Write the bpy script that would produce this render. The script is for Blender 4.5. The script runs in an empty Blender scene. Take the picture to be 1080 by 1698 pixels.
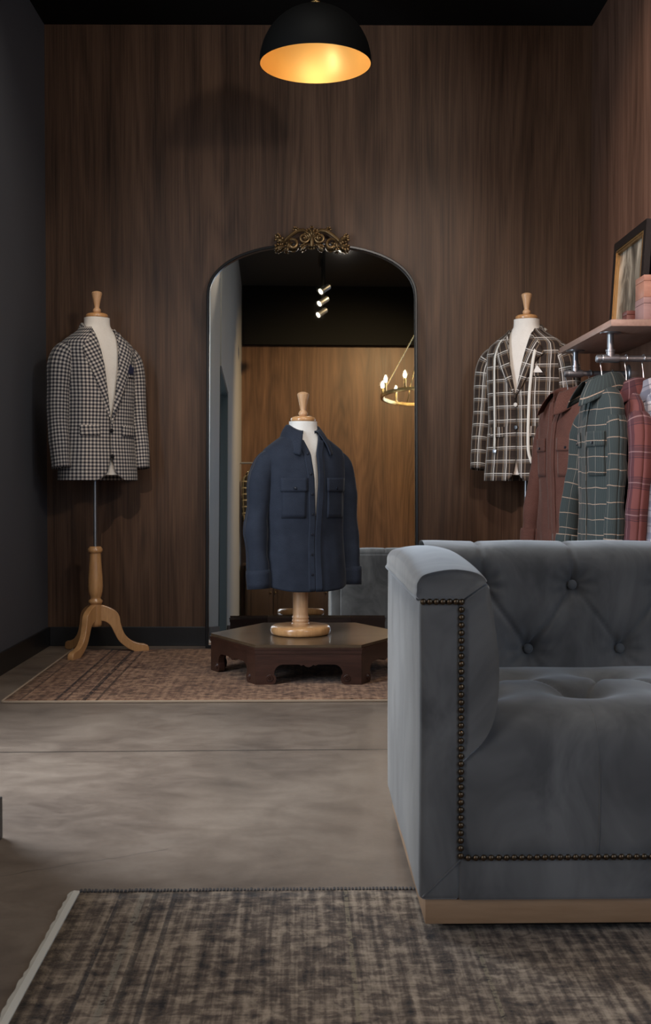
import bpy, bmesh, math, random
from mathutils import Vector, Matrix, noise

C = bpy.context.scene.collection
PI = math.pi
random.seed(7)

# ------------------------------------------------------------------ camera
scene = bpy.context.scene
cam_d = bpy.data.cameras.new('camera')
cam = bpy.data.objects.new('camera', cam_d)
C.objects.link(cam)
cam.location = (0, 0, 0.855)
cam.rotation_euler = (math.radians(90 - 1.477), 0, math.radians(-0.36))
cam_d.sensor_fit = 'AUTO'
cam_d.sensor_width = 36
cam_d.lens = 40.28
cam_d.clip_start = 0.05
cam_d.dof.use_dof = True
cam_d.dof.focus_distance = 5.2
cam_d.dof.aperture_fstop = 14.0
scene.camera = cam

# ------------------------------------------------------------------ view, world and light
vs = scene.view_settings
vs.view_transform = 'Standard'
vs.look = 'None'
vs.gamma = 1
vs.exposure = 0.0
vs.use_curve_mapping = False

w = bpy.data.worlds.new('world')
scene.world = w
w.use_nodes = True
w.node_tree.nodes['Background'].inputs[0].default_value = (0.55, 0.68, 0.9, 1)
w.node_tree.nodes['Background'].inputs[1].default_value = 0.05

def aim(o, target):
    d = Vector(target) - o.location
    o.rotation_euler = d.to_track_quat('-Z', 'Y').to_euler()

def spot(name, loc, target, power, col, size, blend=0.6, radius=0.04):
    l = bpy.data.lights.new(name, 'SPOT')
    l.energy = power
    l.color = col
    l.spot_size = math.radians(size)
    l.spot_blend = blend
    l.shadow_soft_size = radius
    o = bpy.data.objects.new(name, l)
    C.objects.link(o)
    o.location = loc
    aim(o, target)
    return o

def area(name, loc, target, sx, sy, power, col):
    l = bpy.data.lights.new(name, 'AREA')
    l.shape = 'RECTANGLE'
    l.size = sx
    l.size_y = sy
    l.energy = power
    l.color = col
    o = bpy.data.objects.new(name, l)
    C.objects.link(o)
    o.location = loc
    aim(o, target)
    return o

def point(name, loc, power, col, radius=0.03):
    l = bpy.data.lights.new(name, 'POINT')
    l.energy = power
    l.color = col
    l.shadow_soft_size = radius
    o = bpy.data.objects.new(name, l)
    C.objects.link(o)
    o.location = loc
    return o

WARM = (1.0, 0.80, 0.60)
NEUT = (1.0, 0.90, 0.80)
COOL = (0.72, 0.84, 1.0)
TRACK = [(0.27, -0.98, 3.9), (0.27, -1.48, 3.9), (0.27, -1.98, 3.9)]
# ceiling spots beside the lighting track
spot('track_light_a', (-0.35, -0.55, 4.48), (-1.08, 5.6, 1.36), 440, (1, 0.8, 0.62), 12, 0.9, 0.02)
spot('track_light_b', (0.15, -0.55, 4.48), (-0.07, 5.1, 0.85), 300, (1, 0.93, 0.9), 12, 0.9, 0.02)
spot('track_light_c', (0.65, -0.55, 4.48), (1.02, 5.6, 1.36), 12, (1, 0.92, 0.86), 12, 0.9, 0.02)
# ceiling spot at the right that throws the pendant's shade onto the back wall
spot('ceiling_spot', (2.2, 0.2, 2.95), (-0.1, 5.9, 1.8), 185, (1, 0.92, 0.8), 46, 0.9, 0.16)
# added spots, no fixtures: brighten the right wall, back wall and hanging clothes
spot('upper_wall_fill', (-0.6, 2.4, 4.0), (1.42, 4.8, 2.40), 330, (1, 0.74, 0.6), 23, 0.9, 0.1)
spot('back_wall_fill', (0.35, 1.6, 3.6), (0.58, 5.95, 1.50), 210, (1, 0.9, 0.8), 24, 1.0, 0.1)
spot('rail_fill', (-0.2, 1.0, 2.9), (1.55, 4.5, 1.30), 560, (1, 0.74, 0.65), 32, 0.9)
# soft overhead fill added to brighten the open floor, no fixture
area('overhead_fill', (0.0, 3.1, 4.5), (0.0, 3.1, 0.0), 1.6, 1.6, 48, (1, 0.95, 0.86))
# added spot that brightens the panelled wall behind the camera, no fixture
spot('far_wall_fill', (1.5, -0.5, 4.4), (0.5, -3.3, 1.3), 720, (1, 0.7, 0.36), 100, 0.8, 0.05)
# daylight through the doorway in the left wall and through the left window
area('doorway_daylight', (-1.95, 0.70, 1.4), (0.3, 1.7, 0.7), 2.0, 2.4, 54, (0.92, 0.95, 1))
area('left_window_daylight', (-1.62, 3.35, 1.45), (0.3, 3.15, 1.05), 1.0, 2.1, 108, (0.78, 0.88, 1))
area('right_cool_fill', (2.75, -1.2, 1.9), (-0.5, 1.0, 0.6), 2.4, 2.4, 72, (0.48, 0.7, 1))  # added cool fill in front of the solid right wall; no window there
point('pendant_light', (-0.012, 5.0, 2.715), 1.0, (1, 0.84, 0.66), 0.05)
point('chandelier_light', (1.45, 0.0, 2.75), 14, (1, 0.66, 0.36), 0.03)

# ------------------------------------------------------------------ object helpers
def tag(o, label=None, cat=None, group=None, kind=None):
    if label: o['label'] = label
    if cat: o['category'] = cat
    if group: o['group'] = group
    if kind: o['kind'] = kind
    return o

def thing(name, loc, rz, label, cat, group=None):
    o = bpy.data.objects.new(name, None)
    C.objects.link(o)
    o.empty_display_size = 0.05
    o.location = loc
    o.rotation_euler = (0, 0, rz)
    return tag(o, label, cat, group)

def mesh(name, vs_, fs, mat, parent=None, smooth=True, uv=None):
    me = bpy.data.meshes.new(name)
    me.from_pydata([tuple(v) for v in vs_], [], fs)
    if uv:
        lay = me.uv_layers.new(name='UVMap')
        for l in me.loops:
            lay.data[l.index].uv = uv[l.vertex_index]
    me.materials.append(mat)
    if smooth:
        for p in me.polygons:
            p.use_smooth = True
    me.update()
    o = bpy.data.objects.new(name, me)
    C.objects.link(o)
    if parent: o.parent = parent
    return o

class MB:
    """collects shapes into one mesh"""
    def __init__(s):
        s.v, s.f = [], []
    def add(s, v, f):
        n = len(s.v)
        s.v += [tuple(a) for a in v]
        s.f += [tuple(i + n for i in q) for q in f]
        return s
    def box(s, a, b, bev=0.0, seg=2):
        bm = bmesh.new()
        bmesh.ops.create_cube(bm, size=1)
        for v in bm.verts:
            v.co = Vector([(a[i] + b[i]) / 2 + v.co[i] * (b[i] - a[i]) for i in range(3)])
        if bev > 0:
            bmesh.ops.bevel(bm, geom=bm.edges[:], offset=bev, segments=seg, affect='EDGES', profile=0.5)
        bm.verts.index_update()
        s.add([v.co[:] for v in bm.verts], [[v.index for v in f.verts] for f in bm.faces])
        bm.free()
        return s
    def lathe(s, prof, seg=32, c=(0, 0, 0), cap=True):
        v, f = [], []
        for r, z in prof:
            for k in range(seg):
                a = 2 * PI * k / seg
                v.append((c[0] + r * math.cos(a), c[1] + r * math.sin(a), c[2] + z))
        n = len(prof)
        for i in range(n - 1):
            for k in range(seg):
                k2 = (k + 1) % seg
                f.append((i * seg + k, i * seg + k2, (i + 1) * seg + k2, (i + 1) * seg + k))
        if cap:
            if prof[0][0] > 1e-4: f.append(tuple(range(seg - 1, -1, -1)))
            if prof[-1][0] > 1e-4: f.append(tuple((n - 1) * seg + k for k in range(seg)))
        return s.add(v, f)
    def tube(s, path, rad, seg=12, cap=True, flat=1.0, up=(0, 0, 1)):
        """path of points, rad a number or list; flat squashes one axis"""
        P = [Vector(p) for p in path]
        R = rad if isinstance(rad, (list, tuple)) else [rad] * len(P)
        v, f = [], []
        U = Vector(up)
        prev = None
        for i, p in enumerate(P):
            t = (P[min(i + 1, len(P) - 1)] - P[max(i - 1, 0)])
            if t.length < 1e-9: t = Vector((0, 0, 1))
            t.normalize()
            if prev is None:
                a = U - t * U.dot(t)
                if a.length < 1e-3:
                    a = Vector((1, 0, 0)) - t * t.x
            else:
                a = prev - t * prev.dot(t)
            a.normalize()
            prev = a
            b = t.cross(a)
            for k in range(seg):
                an = 2 * PI * k / seg
                v.append(p + a * (R[i] * math.cos(an)) * flat + b * (R[i] * math.sin(an)))
        for i in range(len(P) - 1):
            for k in range(seg):
                k2 = (k + 1) % seg
                f.append((i * seg + k, i * seg + k2, (i + 1) * seg + k2, (i + 1) * seg + k))
        if cap:
            f.append(tuple(range(seg - 1, -1, -1)))
            f.append(tuple((len(P) - 1) * seg + k for k in range(seg)))
        return s.add(v, f)
    def prism(s, poly, origin, ux, uy, un, thick):
        """2-D polygon lifted into 3-D and given thickness along un"""
        o, X, Y, N = Vector(origin), Vector(ux), Vector(uy), Vector(un)
        n = len(poly)
        v = [o + X * p[0] + Y * p[1] for p in poly] + [o + X * p[0] + Y * p[1] + N * thick for p in poly]
        f = [tuple(range(n - 1, -1, -1)), tuple(range(n, 2 * n))]
        for i in range(n):
            j = (i + 1) % n
            f.append((i, j, n + j, n + i))
        return s.add(v, f)
    def sphere(s, c, r, seg=12, sc=(1, 1, 1)):
        v, f = [], []
        rings = seg // 2
        for i in range(rings + 1):
            th = PI * i / rings
            for k in range(seg):
                a = 2 * PI * k / seg
                v.append((c[0] + r * sc[0] * math.sin(th) * math.cos(a), c[1] + r * sc[1] * math.sin(th) * math.sin(a), c[2] + r * sc[2] * math.cos(th)))
        for i in range(rings):
            for k in range(seg):
                k2 = (k + 1) % seg
                f.append((i * seg + k, (i + 1) * seg + k, (i + 1) * seg + k2, i * seg + k2))
        return s.add(v, f)
    def build(s, name, mat, parent=None, smooth=True, angle=40):
        o = mesh(name, s.v, s.f, mat, parent, False)
        bm = bmesh.new()
        bm.from_mesh(o.data)
        bmesh.ops.remove_doubles(bm, verts=bm.verts[:], dist=1e-5)
        bmesh.ops.recalc_face_normals(bm, faces=bm.faces[:])
        if smooth:
            for f in bm.faces: f.smooth = True
            ca = math.radians(angle)
            for e in bm.edges:
                if len(e.link_faces) == 2 and e.calc_face_angle(0) > ca:
                    e.smooth = False
        bm.to_mesh(o.data)
        bm.free()
        return o

def grid(name, fn, nu, nv, mat, parent=None, uvfn=None, closed=False, solid=0.0, sub=0, off=0):
    """surface fn(i/nu, j/nv); closed wraps u"""
    v, f, uv = [], [], []
    cu = nu if closed else nu + 1
    for j in range(nv + 1):
        for i in range(cu):
            a, b = i / nu, j / nv
            v.append(fn(a, b))
            uv.append(uvfn(a, b) if uvfn else (a, b))
    for j in range(nv):
        for i in range(nu):
            i2 = (i + 1) % cu
            f.append((j * cu + i, j * cu + i2, (j + 1) * cu + i2, (j + 1) * cu + i))
    o = mesh(name, v, f, mat, parent, True, uv)
    if solid:
        md = o.modifiers.new('thickness', 'SOLIDIFY')
        md.thickness = solid
        md.offset = off
    if sub:
        md = o.modifiers.new('subd', 'SUBSURF')
        md.levels = sub
        md.render_levels = sub
    return o

def lerp_tab(tab, z):
    """piecewise smooth interpolation of [(z, a, b ...)]"""
    if z <= tab[0][0]: return tab[0][1:]
    for k in range(len(tab) - 1):
        z0, z1 = tab[k][0], tab[k + 1][0]
        if z <= z1:
            t = (z - z0) / (z1 - z0)
            return tuple(a + (b - a) * t for a, b in zip(tab[k][1:], tab[k + 1][1:]))
    return tab[-1][1:]

def smooth_tab(tab, n=60):
    """Catmull-Rom resampled table so profiles have no kinks"""
    out = []
    for q in range(n + 1):
        z = tab[0][0] + (tab[-1][0] - tab[0][0]) * q / n
        acc = None
        h = (tab[-1][0] - tab[0][0]) / n * 1.2
        for d, wt in ((-h, .25), (0, .5), (h, .25)):
            val = lerp_tab(tab, z + d)
            acc = [wt * x for x in val] if acc is None else [p + wt * x for p, x in zip(acc, val)]
        out.append((z,) + tuple(acc))
    return out

# ------------------------------------------------------------------ materials
class Mat:
    def __init__(s, name, col=(0.5, 0.5, 0.5), rough=0.5, metal=0.0, spec=None, sheen=0.0):
        s.m = bpy.data.materials.new(name)
        s.m.use_nodes = True
        s.nt = s.m.node_tree
        s.b = s.nt.nodes['Principled BSDF']
        s.b.inputs['Base Color'].default_value = (*col, 1)
        s.b.inputs['Roughness'].default_value = rough
        s.b.inputs['Metallic'].default_value = metal
        if spec is not None: s.b.inputs['Specular IOR Level'].default_value = spec
        if sheen:
            s.b.inputs['Sheen Weight'].default_value = sheen
            s.b.inputs['Sheen Roughness'].default_value = 0.35
    def n(s, t, ins=None, **props):
        nd = s.nt.nodes.new(t)
        for k, v in props.items(): setattr(nd, k, v)
        for k, v in (ins or {}).items():
            if hasattr(v, 'is_output') or isinstance(v, bpy.types.NodeSocket): s.nt.links.new(v, nd.inputs[k])
            else: nd.inputs[k].default_value = v
        return nd
    def coord(s, which='Object', scale=(1, 1, 1), rot=(0, 0, 0), loc=(0, 0, 0)):
        tc = s.n('ShaderNodeTexCoord')
        mp = s.n('ShaderNodeMapping', {'Vector': tc.outputs[which], 'Scale': scale, 'Rotation': rot, 'Location': loc})
        return mp.outputs[0]
    def noise(s, vec, scale=5, detail=4, rough=0.55, dist=0.0):
        return s.n('ShaderNodeTexNoise', {'Vector': vec, 'Scale': scale, 'Detail': detail, 'Roughness': rough, 'Distortion': dist}).outputs['Fac']
    def math(s, op, a, b=0.0, c=None):
        ins = {0: a, 1: b}
        if c is not None: ins[2] = c
        return s.n('ShaderNodeMath', ins, operation=op).outputs[0]
    def ramp(s, fac, stops, interp='LINEAR'):
        r = s.n('ShaderNodeValToRGB', {'Fac': fac})
        r.color_ramp.interpolation = interp
        el = r.color_ramp.elements
        while len(el) < len(stops): el.new(0.5)
        for e, (p, c) in zip(el, stops):
            e.position = p
            e.color = (*c, 1) if len(c) == 3 else c
        return r.outputs['Color']
    def mix(s, fac, a, b, blend='MIX'):
        nd = s.n('ShaderNodeMix', data_type='RGBA', blend_type=blend)
        for idx, v in ((0, fac), (6, a), (7, b)):
            if isinstance(v, bpy.types.NodeSocket): s.nt.links.new(v, nd.inputs[idx])
            else: nd.inputs[idx].default_value = v if idx == 0 else ((*v, 1) if len(v) == 3 else v)
        return nd.outputs[2]
    def color(s, sock): s.nt.links.new(sock, s.b.inputs['Base Color']); return s
    def rough(s, sock): s.nt.links.new(sock, s.b.inputs['Roughness']); return s
    def bump(s, h, strength=0.2, dist=0.01):
        b = s.n('ShaderNodeBump', {'Height': h, 'Strength': strength, 'Distance': dist})
        s.nt.links.new(b.outputs[0], s.b.inputs['Normal'])
        return s

def wood_panel(name, dark, mid, light, rough=0.45, seams=True):
    """vertical grain laminate, in metres; works on walls along X and along Y"""
    M = Mat(name, mid, rough, spec=0.25)
    tc = M.n('ShaderNodeTexCoord').outputs['Object']
    xyz = M.n('ShaderNodeSeparateXYZ', {0: tc})
    h = M.math('ADD', xyz.outputs[0], xyz.outputs[1])
    v1 = M.n('ShaderNodeCombineXYZ', {0: h, 1: 0.0, 2: M.math('MULTIPLY', xyz.outputs[2], 0.022)}).outputs[0]
    v2 = M.n('ShaderNodeCombineXYZ', {0: h, 1: 3.0, 2: M.math('MULTIPLY', xyz.outputs[2], 0.018)}).outputs[0]
    big = M.noise(v1, 9, 3, 0.5, 0.2)
    fine = M.noise(v2, 120, 4, 0.65)
    # cathedral figure: contour lines of a slow field
    v3 = M.n('ShaderNodeCombineXYZ', {0: h, 1: 7.0, 2: M.math('MULTIPLY', xyz.outputs[2], 0.10)}).outputs[0]
    fld = M.noise(v3, 3.2, 2, 0.45, 0.2)
    rings = M.math('PINGPONG', M.math('MULTIPLY', fld, 26.0), 1.0)
    s1 = M.math('ADD', M.math('MULTIPLY', big, 0.42), M.math('MULTIPLY', fine, 0.50))
    s2 = M.math('ADD', s1, M.math('MULTIPLY', rings, 0.085))
    col = M.ramp(s2, [(0.33, dark), (0.50, mid), (0.70, light)])
    if seams:
        fr = M.math('FRACT', M.math('ADD', M.math('DIVIDE', h, 0.61), 0.36))
        seam = M.math('COMPARE', fr, 0.5, 0.002)
        col = M.mix(M.math('MULTIPLY', seam, 0.5), col, dark)
    M.color(col)
    M.rough(M.math('ADD', M.math('MULTIPLY', fine, 0.25), rough - 0.12))
    M.bump(fine, 0.12, 0.002)
    return M.m

def solid_wood(name, dark, light, rough=0.35, scale=1.0, axis=2, coat=0.0):
    M = Mat(name, light, rough)
    sc = [9 * scale] * 3
    sc[axis] = 0.9 * scale
    v = M.coord('Object', tuple(sc))
    a = M.noise(v, 3, 5, 0.6, 0.6)
    b = M.noise(v, 22, 3, 0.6)
    f = M.math('ADD', M.math('MULTIPLY', a, 0.65), M.math('MULTIPLY', b, 0.35))
    M.color(M.ramp(f, [(0.32, dark), (0.68, light)]))
    M.bump(b, 0.06, 0.002)
    if coat:
        M.b.inputs['Coat Weight'].default_value = coat
        M.b.inputs['Coat Roughness'].default_value = 0.12
    return M.m

def velvet(name, col, col2):
    M = Mat(name, col, 0.75, sheen=0.55)
    M.b.inputs['Sheen Roughness'].default_value = 0.4
    M.b.inputs['Sheen Tint'].default_value = (0.96, 0.98, 1.0, 1)
    M.b.inputs['Specular IOR Level'].default_value = 0.15
    v = M.coord('Object', (1, 1, 0.6))
    a = M.noise(v, 6, 4, 0.6, 0.8)
    M.color(M.ramp(a, [(0.35, col), (0.65, col2)]))
    b = M.noise(M.coord('Object'), 420, 2, 0.5)
    M.bump(M.math('ADD', M.math('MULTIPLY', a, 1.0), M.math('MULTIPLY', b, 0.15)), 0.12, 0.006)
    return M.m

def cloth(name, col, col2=None, weave=900, rough=0.9, sheen=0.15, bump=0.25):
    M = Mat(name, col, rough, sheen=sheen)
    M.b.inputs['Specular IOR Level'].default_value = 0.2
    v = M.coord('UV')
    u = M.coord('UV', (weave, weave * 0.25, 1))
    a = M.noise(u, 1.0, 2, 0.6)
    c = M.noise(v, 18, 3, 0.6)
    f = M.math('ADD', M.math('MULTIPLY', a, 0.7), M.math('MULTIPLY', c, 0.3))
    M.color(M.ramp(f, [(0.35, col), (0.65, col2 or tuple(min(1, x * 1.5) for x in col))]))
    M.bump(f, bump, 0.0012)
    return M.m

def plaid(name, base, stripes, rough=0.9, sheen=0.12, wob=0.002):
    """stripes: (axis, period, offset, width, colour, strength), metres of cloth"""
    M = Mat(name, base, rough, sheen=sheen)
    M.b.inputs['Specular IOR Level'].default_value = 0.2
    tc = M.coord('UV')
    wv = M.n('ShaderNodeTexNoise', {'Vector': tc, 'Scale': 9.0, 'Detail': 2.0}).outputs['Color']
    wob_v = M.n('ShaderNodeVectorMath', {0: wv, 1: (wob * 4,) * 3}, operation='MULTIPLY').outputs[0]
    uv = M.n('ShaderNodeVectorMath', {0: tc, 1: wob_v}, operation='ADD').outputs[0]
    xyz = M.n('ShaderNodeSeparateXYZ', {0: uv})
    col = None
    grain = M.noise(M.coord('UV', (900, 900, 1)), 1.0, 2, 0.6)
    cur = M.ramp(grain, [(0.3, tuple(c * 0.8 for c in base)), (0.7, tuple(c * 1.2 for c in base))])
    for ax, per, off, wd, c, st in stripes:
        fr = M.math('FRACT', M.math('ADD', M.math('DIVIDE', xyz.outputs[ax], per), 10.0 + off))
        k = M.math('COMPARE', fr, 0.5, wd / per / 2)
        k = M.math('MULTIPLY', k, M.math('ADD', M.math('MULTIPLY', grain, 0.5 * st), 0.75 * st))
        cur = M.mix(k, cur, c)
    M.color(cur)
    M.bump(grain, 0.2, 0.001)
    return M.m

def check(name, dark, mid, light, per):
    M = Mat(name, mid, 0.9, sheen=0.1)
    M.b.inputs['Specular IOR Level'].default_value = 0.2
    tc = M.coord('UV')
    xyz = M.n('ShaderNodeSeparateXYZ', {0: tc})
    ks = []
    for ax in (0, 1):
        fr = M.math('FRACT', M.math('ADD', M.math('DIVIDE', xyz.outputs[ax], per), 50.0))
        ks.append(M.math('COMPARE', fr, 0.5, 0.25))
    s = M.math('MULTIPLY', M.math('ADD', ks[0], ks[1]), 0.5)
    M.color(M.ramp(s, [(0.0, light), (0.34, mid), (0.75, dark)], 'CONSTANT'))
    return M.m

m_wall = wood_panel('walnut_panelling', (0.030, 0.0155, 0.0088), (0.085, 0.0445, 0.0255), (0.150, 0.082, 0.048))
m_wall_lit = wood_panel('walnut_panelling_lit', (0.034, 0.018, 0.012), (0.095, 0.050, 0.033), (0.17, 0.092, 0.062))  # same walnut, lighter and redder: the right wall's warmer light painted into its colour
m_grey = Mat('grey_paint', (0.085, 0.086, 0.096), 0.6, spec=0.3).m
m_greywarm = Mat('light_grey_paint', (0.25, 0.24, 0.22), 0.6).m
m_teal = Mat('teal_paint', (0.016, 0.027, 0.032), 0.5).m
m_black = Mat('black_paint', (0.0045, 0.0045, 0.0045), 0.8, spec=0.15).m
m_soffit = Mat('black_soffit_paint', (0.018, 0.0165, 0.013), 0.8).m
m_base = Mat('black_baseboard', (0.012, 0.011, 0.011), 0.4).m
m_metalblk = Mat('black_metal', (0.012, 0.012, 0.013), 0.28, 0.4).m
m_lampblk = Mat('matt_black_enamel', (0.004, 0.004, 0.004), 0.6, 0.0, 0.06).m
m_steel = Mat('grey_pipe_steel', (0.30, 0.31, 0.33), 0.38, 0.9).m
m_chrome = Mat('hook_steel', (0.42, 0.44, 0.47), 0.35, 1.0).m
m_brass = Mat('brass', (0.75, 0.52, 0.22), 0.25, 1.0).m
m_bronze = Mat('dark_bronze', (0.16, 0.11, 0.055), 0.35, 1.0).m
m_beech = solid_wood('honey_beech', (0.42, 0.20, 0.075), (0.66, 0.36, 0.155), 0.28, 1.0, 2, 0.4)
m_beechpale = solid_wood('pale_beech', (0.45, 0.25, 0.12), (0.66, 0.40, 0.22), 0.4, 1.0, 2, 0.1)
m_tablewood = solid_wood('dark_table_wood', (0.022, 0.0085, 0.006), (0.060, 0.024, 0.016), 0.32, 0.7, 0, 0.25)
m_tabletop = solid_wood('table_top_wood', (0.045, 0.026, 0.015), (0.115, 0.075, 0.042), 0.28, 0.8, 0, 0.3)
m_shelfwood = solid_wood('shelf_walnut', (0.20, 0.125, 0.095), (0.32, 0.21, 0.165), 0.5, 0.6, 1)
m_plinth = solid_wood('oak_plinth', (0.22, 0.125, 0.065), (0.34, 0.21, 0.12), 0.5, 0.5, 0)
m_velvet = velvet('grey_velvet', (0.074, 0.071, 0.070), (0.150, 0.144, 0.139))
m_button = velvet('button_velvet', (0.09, 0.09, 0.092), (0.13, 0.13, 0.13))
m_nail = Mat('antique_brass_nail', (0.12, 0.085, 0.055), 0.32, 1.0).m
m_linen = cloth('white_linen', (0.68, 0.63, 0.57), (0.80, 0.76, 0.70), 500, 0.9, 0.1, 0.12)
m_navy = cloth('navy_cotton', (0.0115, 0.0150, 0.024), (0.026, 0.032, 0.048), 900, 0.85, 0.08, 0.3)
m_navybtn = Mat('navy_button', (0.010, 0.012, 0.018), 0.3).m
m_blackbtn = Mat('black_button', (0.008, 0.008, 0.010), 0.3).m
m_whitebtn = Mat('pale_button', (0.5, 0.46, 0.40), 0.35).m
m_lining = Mat('dark_cloth_lining', (0.010, 0.010, 0.012), 0.8).m
m_check = check('navy_cream_check', (0.020, 0.021, 0.030), (0.165, 0.150, 0.148), (0.52, 0.47, 0.42), 0.0175)
W_, T_ = (0.62, 0.59, 0.55), (0.22, 0.16, 0.11)
m_plaid = plaid('brown_white_plaid', (0.030, 0.021, 0.017), [
    (0, .066, .00, .024, (0.050, .038, .031), .5), (1, .066, .0, .024, (0.050, .038, .031), .5),
    (0, .066, .30, .005, T_, .7), (0, .066, .80, .005, T_, .7), (1, .066, .30, .003, T_, .5),
    (1, .066, .06, .0045, W_, .75), (0, .066, .06, .0050, W_, .8), (1, .066, .20, .0028, W_, .4), (0, .066, .19, .003, W_, .4)])
m_brown = cloth('rust_brown_linen', (0.070, 0.030, 0.023), (0.115, 0.054, 0.042), 700, 0.9, 0.1, 0.35)
m_green = plaid('green_windowpane', (0.030, 0.040, 0.041), [
    (1, .062, .0, .0032, (0.42, .31, .23), .62), (0, .085, .1, .0032, (0.22, .21, .18), .5), (0, .0105, 0, .002, (0.05, .075, .075), .5)], wob=0.004)
m_red = plaid('red_plaid', (0.135, 0.050, 0.047), [
    (0, .11, .2, .040, (0.05, .022, .03), .75), (1, .12, .1, .034, (0.06, .03, .038), .6),
    (1, .12, .1, .004, (0.30, .2, .2), .5), (1, .12, .28, .004, (0.035, .02, .03), .7), (1, .12, .92, .004, (0.035, .02, .03), .7), (0, .11, .2, .003, (0.25, .15, .16), .5)], wob=0.003)
m_blue = plaid('white_blue_plaid', (0.42, 0.44, 0.48), [
    (0, .06, .0, .024, (0.10, .12, .17), .7), (1, .06, .0, .024, (0.10, .12, .17), .7), (1, .06, .4, .004, (0.06, .07, .1), .6)], wob=0.004)
m_orange = cloth('orange_linen', (0.30, 0.075, 0.030), (0.42, 0.12, 0.05), 700, 0.9, 0.1, 0.3)
m_blackcloth = cloth('black_cotton', (0.008, 0.008, 0.009), (0.016, 0.015, 0.016), 700, 0.9, 0.1, 0.3)
m_bwplaid = plaid('black_cream_plaid', (0.014, 0.012, 0.010), [
    (0, .08, .0, .012, (0.42, .36, .24), .7), (1, .08, .0, .012, (0.42, .36, .24), .7)], wob=0.003)
m_tape = Mat('tape_white', (0.68, 0.66, 0.60), 0.6).m
m_pocketsq = cloth('navy_silk', (0.010, 0.012, 0.030), (0.03, 0.03, 0.06), 300, 0.5, 0.1, 0.1)
m_white = Mat('white_cotton', (0.72, 0.70, 0.66), 0.8).m
m_gold = Mat('old_gold_leaf', (0.30, 0.19, 0.08), 0.45, 0.85).m
m_ornament = Mat('antique_gold', (0.20, 0.125, 0.055), 0.38, 0.85).m
m_goldinside = Mat('gold_lining', (0.84, 0.50, 0.14), 0.40, 0.45).m
m_boxwood = solid_wood('cedar_box', (0.25, 0.11, 0.072), (0.38, 0.19, 0.13), 0.5, 1.0, 0)
m_boxpink = solid_wood('rose_wood_box', (0.22, 0.125, 0.115), (0.30, 0.185, 0.17), 0.55, 1.0, 0)
m_boxdark = Mat('dark_red_box', (0.10, 0.028, 0.020), 0.5).m
m_darkwood = solid_wood('dark_cabinet_wood', (0.018, 0.010, 0.006), (0.050, 0.028, 0.017), 0.4, 0.5, 2)
m_hanger = Mat('dark_hanger_wood', (0.012, 0.010, 0.009), 0.35).m

def glow(name, col, strength):
    M = Mat(name, col)
    M.b.inputs['Emission Color'].default_value = (*col, 1)
    M.b.inputs['Emission Strength'].default_value = strength
    return M.m
m_bulb = glow('warm_bulb_glass', (1.0, 0.84, 0.58), 30)
m_pbulb = glow('pendant_bulb_glass', (1.0, 0.86, 0.66), 2)
m_spotlens = glow('spot_lens', (1.0, 0.88, 0.70), 7)

# painting: an abstract grey field, nothing recognisable
_M = Mat('grey_abstract_paint', (0.3, 0.28, 0.24), 0.35)
_a = _M.noise(_M.coord('Object', (1, 3.2, 1.6)), 2.2, 5, 0.6, 1.2)
_M.color(_M.ramp(_a, [(0.30, (0.03, 0.028, 0.022)), (0.48, (0.12, 0.105, 0.08)), (0.56, (0.30, 0.27, 0.21)), (0.70, (0.44, 0.40, 0.32))]))
m_paint = _M.m

# concrete
_M = Mat('polished_concrete', (0.25, 0.21, 0.17), 0.36)
_v = _M.coord('Object')
_a = _M.noise(_M.coord('Object', (1, 1.2, 1)), 2.0, 6, 0.62, 0.4)
_b = _M.noise(_M.coord('Object', (1, 1.4, 1)), 6.5, 7, 0.72, 0.5)
_c = _M.noise(_v, 70, 3, 0.6)
_f = _M.math('ADD', _M.math('MULTIPLY', _a, 0.55), _M.math('ADD', _M.math('MULTIPLY', _b, 0.35), _M.math('MULTIPLY', _c, 0.10)))
_col = _M.ramp(_f, [(0.36, (0.104, 0.076, 0.058)), (0.50, (0.172, 0.128, 0.097)), (0.64, (0.245, 0.188, 0.144))])
_xyz = _M.n('ShaderNodeSeparateXYZ', {0: _v})
_yy = _M.math('ADD', _xyz.outputs[1], _M.math('MULTIPLY', _xyz.outputs[0], -0.028))
_yy = _M.math('ADD', _yy, _M.math('MULTIPLY', _M.noise(_v, 30, 2), 0.006))
_cut = _M.math('COMPARE', _yy, 3.648, 0.0055)
_col = _M.mix(_M.math('MULTIPLY', _cut, 0.85), _col, (0.03, 0.024, 0.02))
# hairline crack
_ck = _M.math('ADD', _M.math('MULTIPLY', _xyz.outputs[0], 0.55), _M.math('MULTIPLY', _xyz.outputs[1], -1.0))
_ck = _M.math('ADD', _ck, _M.math('MULTIPLY', _M.noise(_v, 6, 3), 0.10))
_ck = _M.math('COMPARE', _ck, -2.80, 0.0025)
_ck = _M.math('MULTIPLY', _ck, _M.math('LESS_THAN', _xyz.outputs[0], -0.35))
_col = _M.mix(_M.math('MULTIPLY', _ck, 0.55), _col, (0.05, 0.04, 0.034))
_M.color(_col)
_M.rough(_M.math('ADD', _M.math('MULTIPLY', _b, 0.35), 0.20))
_M.bump(_M.math('ADD', _M.math('MULTIPLY', _c, 0.3), _b), 0.06, 0.004)
m_floor = _M.m

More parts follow.
